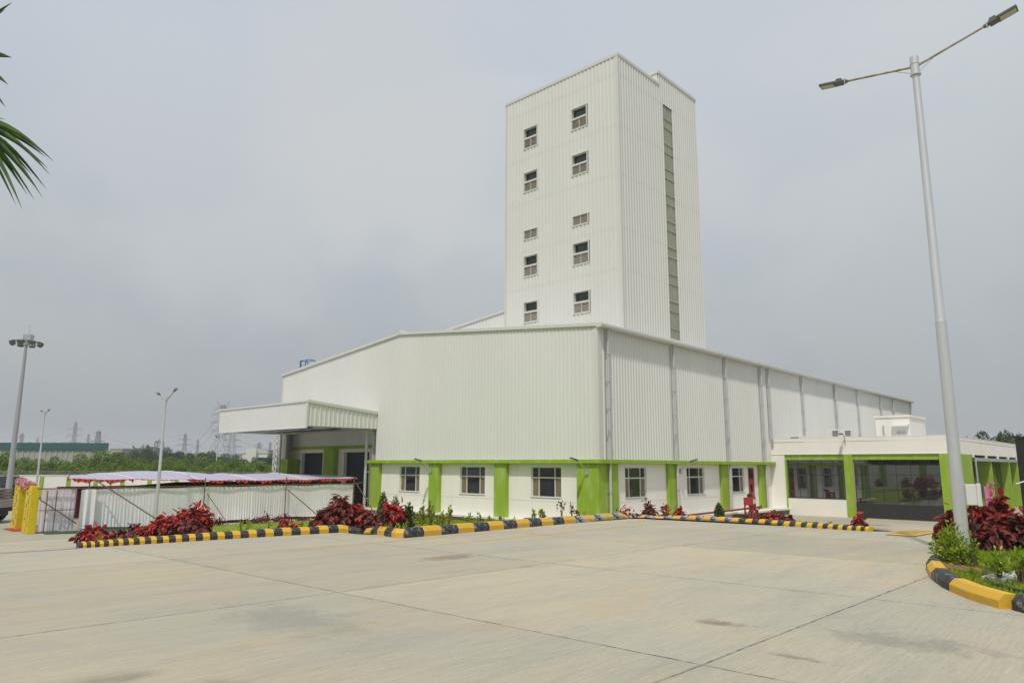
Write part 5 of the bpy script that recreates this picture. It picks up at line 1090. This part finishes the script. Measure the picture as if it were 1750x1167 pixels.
for k in range(31): mb.bar((-84.5 + k * 2.45, 0, 1.9), (-84.5 + k * 2.45, 0, 2.3), .025)
mb.build('barbed_wire', M['lattice'], cw)
shd = thing('industrial_shed', 'long pale green shed with a dark teal fascia behind the scrub', 'shed', (0, 130, BASE))
x0, x1 = at(-130, 780, 130).x, at(181, 780, 130).x; zt_s = at(90, 756.5, 130).z - BASE; zf = at(90, 767.5, 130).z - BASE
mb = MB(); F = lambda s, d, z: (s, -d, z); x = x0; pp = [(0, 0), (.5, 0), (.6, .12), (.9, .12), (1, 0)]
while x < x1:
    for (a, d0), (b, d1) in zip(pp[:-1], pp[1:]): mb.quad((x + a, -d0, 0), (min(x + b, x1), -d1, 0), (min(x + b, x1), -d1, zf), (x + a, -d0, zf))
    x += 1.0
XK = x1 - 45 * .62; mb.quad((x1, 0, 0), (XK, 45, 0), (XK, 45, zf), (x1, 0, zf)); mb.build('wall', M['shed'], shd)
mb = MB(); mb.box(x0, x1 + .3, -.35, 0, zf - .02, zt_s); mb.build('fascia', M['teal'], shd)
mb = MB(); mb.quad((x0, 0, zt_s - .3), (x1, 0, zt_s - .3), (XK, 45, zt_s - .2), (x0, 45, zt_s - .2)); mb.build('roof', M['teal'], shd)
mb = MB()
for k in range(14): a = random.uniform(0, 1); mb.tube([(x1 - 3 - 14 * a, 2, zt_s - .35), (x1 - 3 - 14 * a, 2, zt_s + .2)], .14, 6)
mb.build('roof_vent', M['galv'], shd)
def block(name, lab, cat, px0, px1, yt, Y, m, depth=14, wins=(), grp=None, roof=None):
    a, b = at(px0, 790, Y), at(px1, 790, Y); h_ = at((px0 + px1) / 2, yt, Y).z - BASE; t = thing(name, lab, cat, (a.x, Y, BASE), 0, grp); MB().box(0, b.x - a.x, 0, depth, 0, h_).build('wall', m, t)
    MB().box(-.2, b.x - a.x + .2, -.2, depth + .2, h_, h_ + .35).build('roof', roof or m, t)
    for (f0, f1, z0, z1) in wins: MB().box(f0 * (b.x - a.x), f1 * (b.x - a.x), -.05, .05, z0 * h_, z1 * h_).build('window', M['glass'], t)
    return t
bt = block('office_block', 'white three storey office block with a stair tower among the far trees', 'building', 413.5, 456, 774, 200, M['farwall'], 12, [(.05, .10, .55, .7), (.16, .2, .5, .65), (.62, .97, .62, .80), (.62, .97, .25, .42)])
bw = at(456, 790, 200).x - at(413.5, 790, 200).x; MB().box(bw * .2, bw * .6, -1.2, 5, 0, at(430, 766, 200).z - BASE).build('stair_tower', M['farwall'], bt)
MB().box(bw * .58, bw * 1.0, -.8, 0, (at(430, 774, 200).z - BASE) * .52, (at(430, 774, 200).z - BASE) * .62).build('balcony', M['farwall'], bt)
block('far_building', 'tan flat-roofed building just right of the teal shed', 'building', 186, 207, 767.5, 300, mat('tan wall', (.42, .38, .32), .8), 20, [(.1, .9, .7, .8)])
block('far_building', 'brown roofed building on the horizon left of the lamp post', 'building', 209, 228, 771.5, 320, M['farroof'], 20, [(.1, .9, .6, .7)])
block('far_building', 'low brown building right behind the slim lamp post', 'building', 253, 272, 774, 320, M['farroof'], 20, [(.1, .9, .6, .7)])
block('far_building', 'pale grey long roof under the small pylon', 'building', 300, 330, 775, 340, M['farwall'], 20, [(.1, .9, .6, .7)])
block('far_building', 'pale grey low roof beneath the largest pylon', 'building', 352, 400, 776, 380, M['farwall'], 20, [(.1, .9, .6, .7)])
def pylon(px, yt, Y, wb, wt, arms, lab, th=.28, waist=None, horns=False, grp='power pylons', nm='pylon', n=9):
    th *= .62; p = at(px, yt, Y); q = at(px, 790, Y); h_ = p.z - BASE; t = thing(nm, lab, 'pylon', (at(px, (yt + 790) / 2, Y).x, Y, BASE), 0, grp); mb = MB()
    waist = waist or .55; ww = wt
    def wdt(f): return wb + (ww - wb) * (f / waist) if f < waist else ww * (1 - .35 * (f - waist) / (1 - waist))
    fs = [0]
    while fs[-1] < 1: fs.append(min(1, fs[-1] + max(.06, wdt(fs[-1]) / h_ * 1.15)))
    for i in range(len(fs) - 1):
        a, b = fs[i], fs[i + 1]; wa, wb_ = wdt(a) / 2, wdt(b) / 2; ca = [(-wa, -wa), (wa, -wa), (wa, wa), (-wa, wa)]; cb = [(-wb_, -wb_), (wb_, -wb_), (wb_, wb_), (-wb_, wb_)]
        for k in range(4):
            mb.bar((*ca[k], a * h_), (*cb[k], b * h_), th); j = (k + 1) % 4; mb.bar((*ca[k], a * h_), (*cb[j], b * h_), th * .6); mb.bar((*ca[j], a * h_), (*cb[k], b * h_), th * .6); mb.bar((*cb[k], b * h_), (*cb[j], b * h_), th * .5)
    mb.build('lattice', M['lattice'], t)
    for f, hw in arms:
        mb = MB(); z = f * h_; w2 = wdt(f) / 2
        for sg in (-1, 1):
            for y in (-w2, w2): mb.bar((sg * w2, y, z), (sg * hw, 0, z + .02 * h_), th * .7); mb.bar((sg * w2, y, z + .045 * h_), (sg * hw, 0, z + .02 * h_), th * .6)
            mb.bar((sg * hw, 0, z + .02 * h_), (sg * hw, 0, z - .03 * h_), th * .7)
        mb.build('cross_arm', M['lattice'], t)
    mb = MB()
    if horns:
        for sg in (-1, 1): mb.bar((sg * wt * .4, 0, h_ * .93), (sg * wt * 1.3, 0, h_ * 1.05), th); mb.bar((0, 0, h_ * .97), (sg * wt * 1.3, 0, h_ * 1.05), th * .6)
    else: mb.bar((0, 0, h_ * .98), (0, 0, h_ * 1.06), th)
    mb.build('peak', M['lattice'], t); return t
pylon(126, 722, 520, 7.5, 2.0, [(.55, 5.5), (.70, 5.2), (.84, 4.8)], 'pale pylon with three arm levels rising behind the teal shed', .26)
pylon(149, 742, 620, 5, 1.6, [(.6, 3.6), (.8, 3.2)], 'small faint pylon between the two behind the shed', .26)
pylon(166, 737, 420, 4.2, 2.4, [(.72, 4)], 'darker narrow tower above the right end of the shed', .4, .5)
pylon(62, 749, 700, 5, 1.4, [(.7, 3)], 'tiny faint pylon left of the pale one over the shed', .3)
pylon(35, 741, 480, 2.2, 1.8, [(.9, 2)], 'slim phone mast over the left part of the shed', .3, grp=None, nm='phone_mast')
pylon(271, 753, 260, 3.2, 3.0, [], 'dark square lattice tower directly behind the slim lamp post', .3, .5, nm='lattice_tower')
pylon(315, 742, 430, 7, 1.6, [(.5, 4.5), (.68, 5.2), (.84, 3.4)], 'mid sized pylon between lamp post and largest pylon', .22)
pylon(337, 752, 560, 3.2, 1.5, [(.75, 3)], 'thin faint pylon just right of the mid sized one', .25)
pylon(378, 692, 250, 10.5, 1.7, [(.60, 3.6), (.72, 3.8), (.84, 3.6), (.93, 2.8)], 'largest pylon with wide spread legs left of the canopy', .15, .55, True)
pylon(396, 735, 330, 6, 2.4, [(.58, 4), (.74, 4), (.88, 3.6)], 'second pylon half hidden under the canopy corner', .17)
pylon(461, 756, 500, 4, 1.4, [(.7, 4)], 'faint pylon between office block and lattice column', .24)
pylon(442, 757, 205, .9, .8, [(.86, 1.0), (.93, 1.2)], 'short antenna mast on the white office block', .1, grp=None, nm='antenna_mast')
lt = bthing('lattice_column', 'white square lattice column at the left end of the factory', 'lattice column'); mb = MB(); z = BASE; a_ = .24; o_ = (.28, 28.42)
while z < 4.0:
    cs = [(o_[0] - a_, o_[1] - a_), (o_[0] + a_, o_[1] - a_), (o_[0] + a_, o_[1] + a_), (o_[0] - a_, o_[1] + a_)]
    for k in range(4):
        j = (k + 1) % 4; mb.bar((*cs[k], z), (*cs[k], z + .45), .05); mb.bar((*cs[k], z), (*cs[j], z + .45), .04); mb.bar((*cs[j], z), (*cs[k], z + .45), .04); mb.bar((*cs[k], z), (*cs[j], z), .04)
    z += .45
mb.build('lattice', M['whitesteel'], lt)
def wire(a, b, sag, lab):
    mb = MB(); n_ = 24; pts = [Vector(a).lerp(Vector(b), i / n_) + Vector((0, 0, -sag * 4 * (i / n_) * (1 - i / n_))) for i in range(n_ + 1)]; mb.tube(pts, .05, 3); o = mb.build('power_line', M['wire']); tag(o, lab, 'power line', 'sagging power lines between the pylons')
def PT(px, py, Y): return at(px, py, Y)
for (a, b, sag) in (((-60, 738, 500), (120, 735, 520), 5), ((-60, 750, 500), (120, 745, 520), 5), ((131, 735, 520), (310, 752, 430), 5), ((131, 745, 520), (310, 760, 430), 5), ((131, 728, 520), (315, 742, 430), 6), ((320, 752, 430), (372, 712, 250), 4), ((320, 760, 430), (372, 730, 250), 4), ((384, 712, 250), (520, 745, 400), 4), ((170, 745, 420), (370, 762, 420), 4), ((170, 752, 420), (392, 768, 330), 4), ((400, 750, 330), (520, 765, 400), 3), ((400, 758, 330), (520, 772, 400), 3)):
    wire(PT(*a), PT(*b), sag, 'thin sagging power line against the grey sky at the left')

# right edge: black post, entrance decorations
bp = thing('gate_post', 'black weathered gate post at the right picture edge', 'post', (9.0, 12.1, tz(9.0, 12.1)))
p = at(1745, 746, 12.6); bp.location = (p.x + .03, 12.6, tz(p.x, 12.6) + .05)
mb = MB(); hh = p.z - bp.location.z; mb.box(-.085, .085, -.085, .085, 0, hh - .03); mb.box(-.10, .10, -.10, .10, hh - .03, hh); mb.build('post', mat('black weathered paint', (.02, .02, .018), .6, 0, .3, 5, .3, 20, col2=(.12, .11, .09), c2scale=6, c2pos=(.66, .72)), bp)
mb = MB(); mb.bar((-.25, -.05, hh - .82), (.05, -.06, hh - .72), .022); mb.bar((-.10, -.1, .05), (.02, -.1, .5), .03); mb.build('latch', M['galv'], bp)
pd = thing('pink_drape', 'pink cloth drape hanging by the annex entrance', 'drape', (0, 0, 0)); p = at(1686, 852, 40); pd.location = (p.x, 40, tz(p.x, 40))
mb = MB(); vs = []
for i in range(9):
    for j in range(10): f = j / 9; vs.append(((-.16 + .04 * i) * (1 - .45 * abs(f - .45)) + .06 * math.sin(f * 3), .05 * math.sin(i * 1.9 + f * 2), .35 + 1.55 * f))
mb.add(vs, [(i * 10 + j, i * 10 + 10 + j, i * 10 + 11 + j, i * 10 + j + 1) for i in range(8) for j in range(9)]); mb.build('cloth', M['fab_pink'], pd, smooth=True)
MB().tube([(-.1, 0, 0), (-.1, 0, 2.15)], .03, 6).build('stand', M['bamboo'], pd)
dp = thing('garlanded_pole', 'orange pole wound with white and red flowers by the annex entrance', 'pole'); p = at(1695, 850, 40.4); dp.location = (p.x, 40.4, tz(p.x, 40.4)); MB().tube([(0, 0, 0), (0, 0, 2.0)], .06, 8).build('pole', M['orange'], dp)
n = 420; s = RNG.uniform(0, 1, n); a = s * 25; P = np.stack([.12 * np.cos(a), .12 * np.sin(a), .6 + 1.5 * s], 1) + RNG.normal(size=(n, 3)) * .03; me = leaves(P, unit(RNG.normal(size=(n, 3))), unit(RNG.normal(size=(n, 3))), np.full(n, .08), np.full(n, .035), 'garland', gm_); o = bpy.data.objects.new('garland', me); C.objects.link(o); o.parent = dp

# unseen lawn, wall, shrubs and trees, added for the annex glass to mirror
lw2 = sheet('added_lawn', fr(-44, -30, 1), fr(-12, 26, 1), .06, M['turf']); tag(lw2, kind='structure')
bw2 = bthing('added_wall', 'unseen white wall with green pilasters, added to be mirrored in the annex glass', 'wall')
MB().box(-45.3, -45, -25, 30, BASE - .5, 1.9).build('wall_panel', M['wall'], bw2)
for k in range(11): MB().box(-44.999, -44.85, -24 + k * 5, -23.2 + k * 5, BASE - .5, 1.89).build('pilaster', M['green'], bw2)
for k, (u, v) in enumerate(((-42.5, 2), (-42, 5), (-42.5, 8), (-41.5, 11), (-42.5, 14), (-42, -2))):
    q = W(u, v); shrub('copperleaf_shrub', 'red shrub added out of view before the mirrored wall', 'shrub', q.x, q.y, 1.6, 1.3, 'red_leaf', 'shrubs added along the mirrored wall', .2, .31, n=300)
for k, (u, v) in enumerate(((-50, -6), (-51, -1), (-50, 4), (-52, 8), (-50, 12), (-51, 16), (-50, 21), (-52, -12))):
    q = W(u, v); tree(q.x, q.y, 7.5, 7.5, 'tree_leaf', 'dark tree added out of view behind the mirrored wall', 'trees added behind the mirrored wall')
# air: thin even haze round everything
hz = MB(); hz.box(-1800, 1800, -1750, 1850, -4.5, 60); hzo = hz.build('haze', []); tag(hzo, kind='stuff'); hzo['label'] = 'thin grey haze in the air'; hzo['category'] = 'haze'
hm_ = bpy.data.materials.new('haze air'); hm_.use_nodes = True; hn = hm_.node_tree; hn.nodes.clear(); ho = N(hn, 'ShaderNodeOutputMaterial'); pv = N(hn, 'ShaderNodeVolumePrincipled')
pv.inputs['Color'].default_value = (.93, .95, 1, 1); pv.inputs['Density'].default_value = .00055; pv.inputs['Anisotropy'].default_value = .1; hn.links.new(pv.outputs[0], ho.inputs['Volume']); hzo.data.materials.append(hm_)
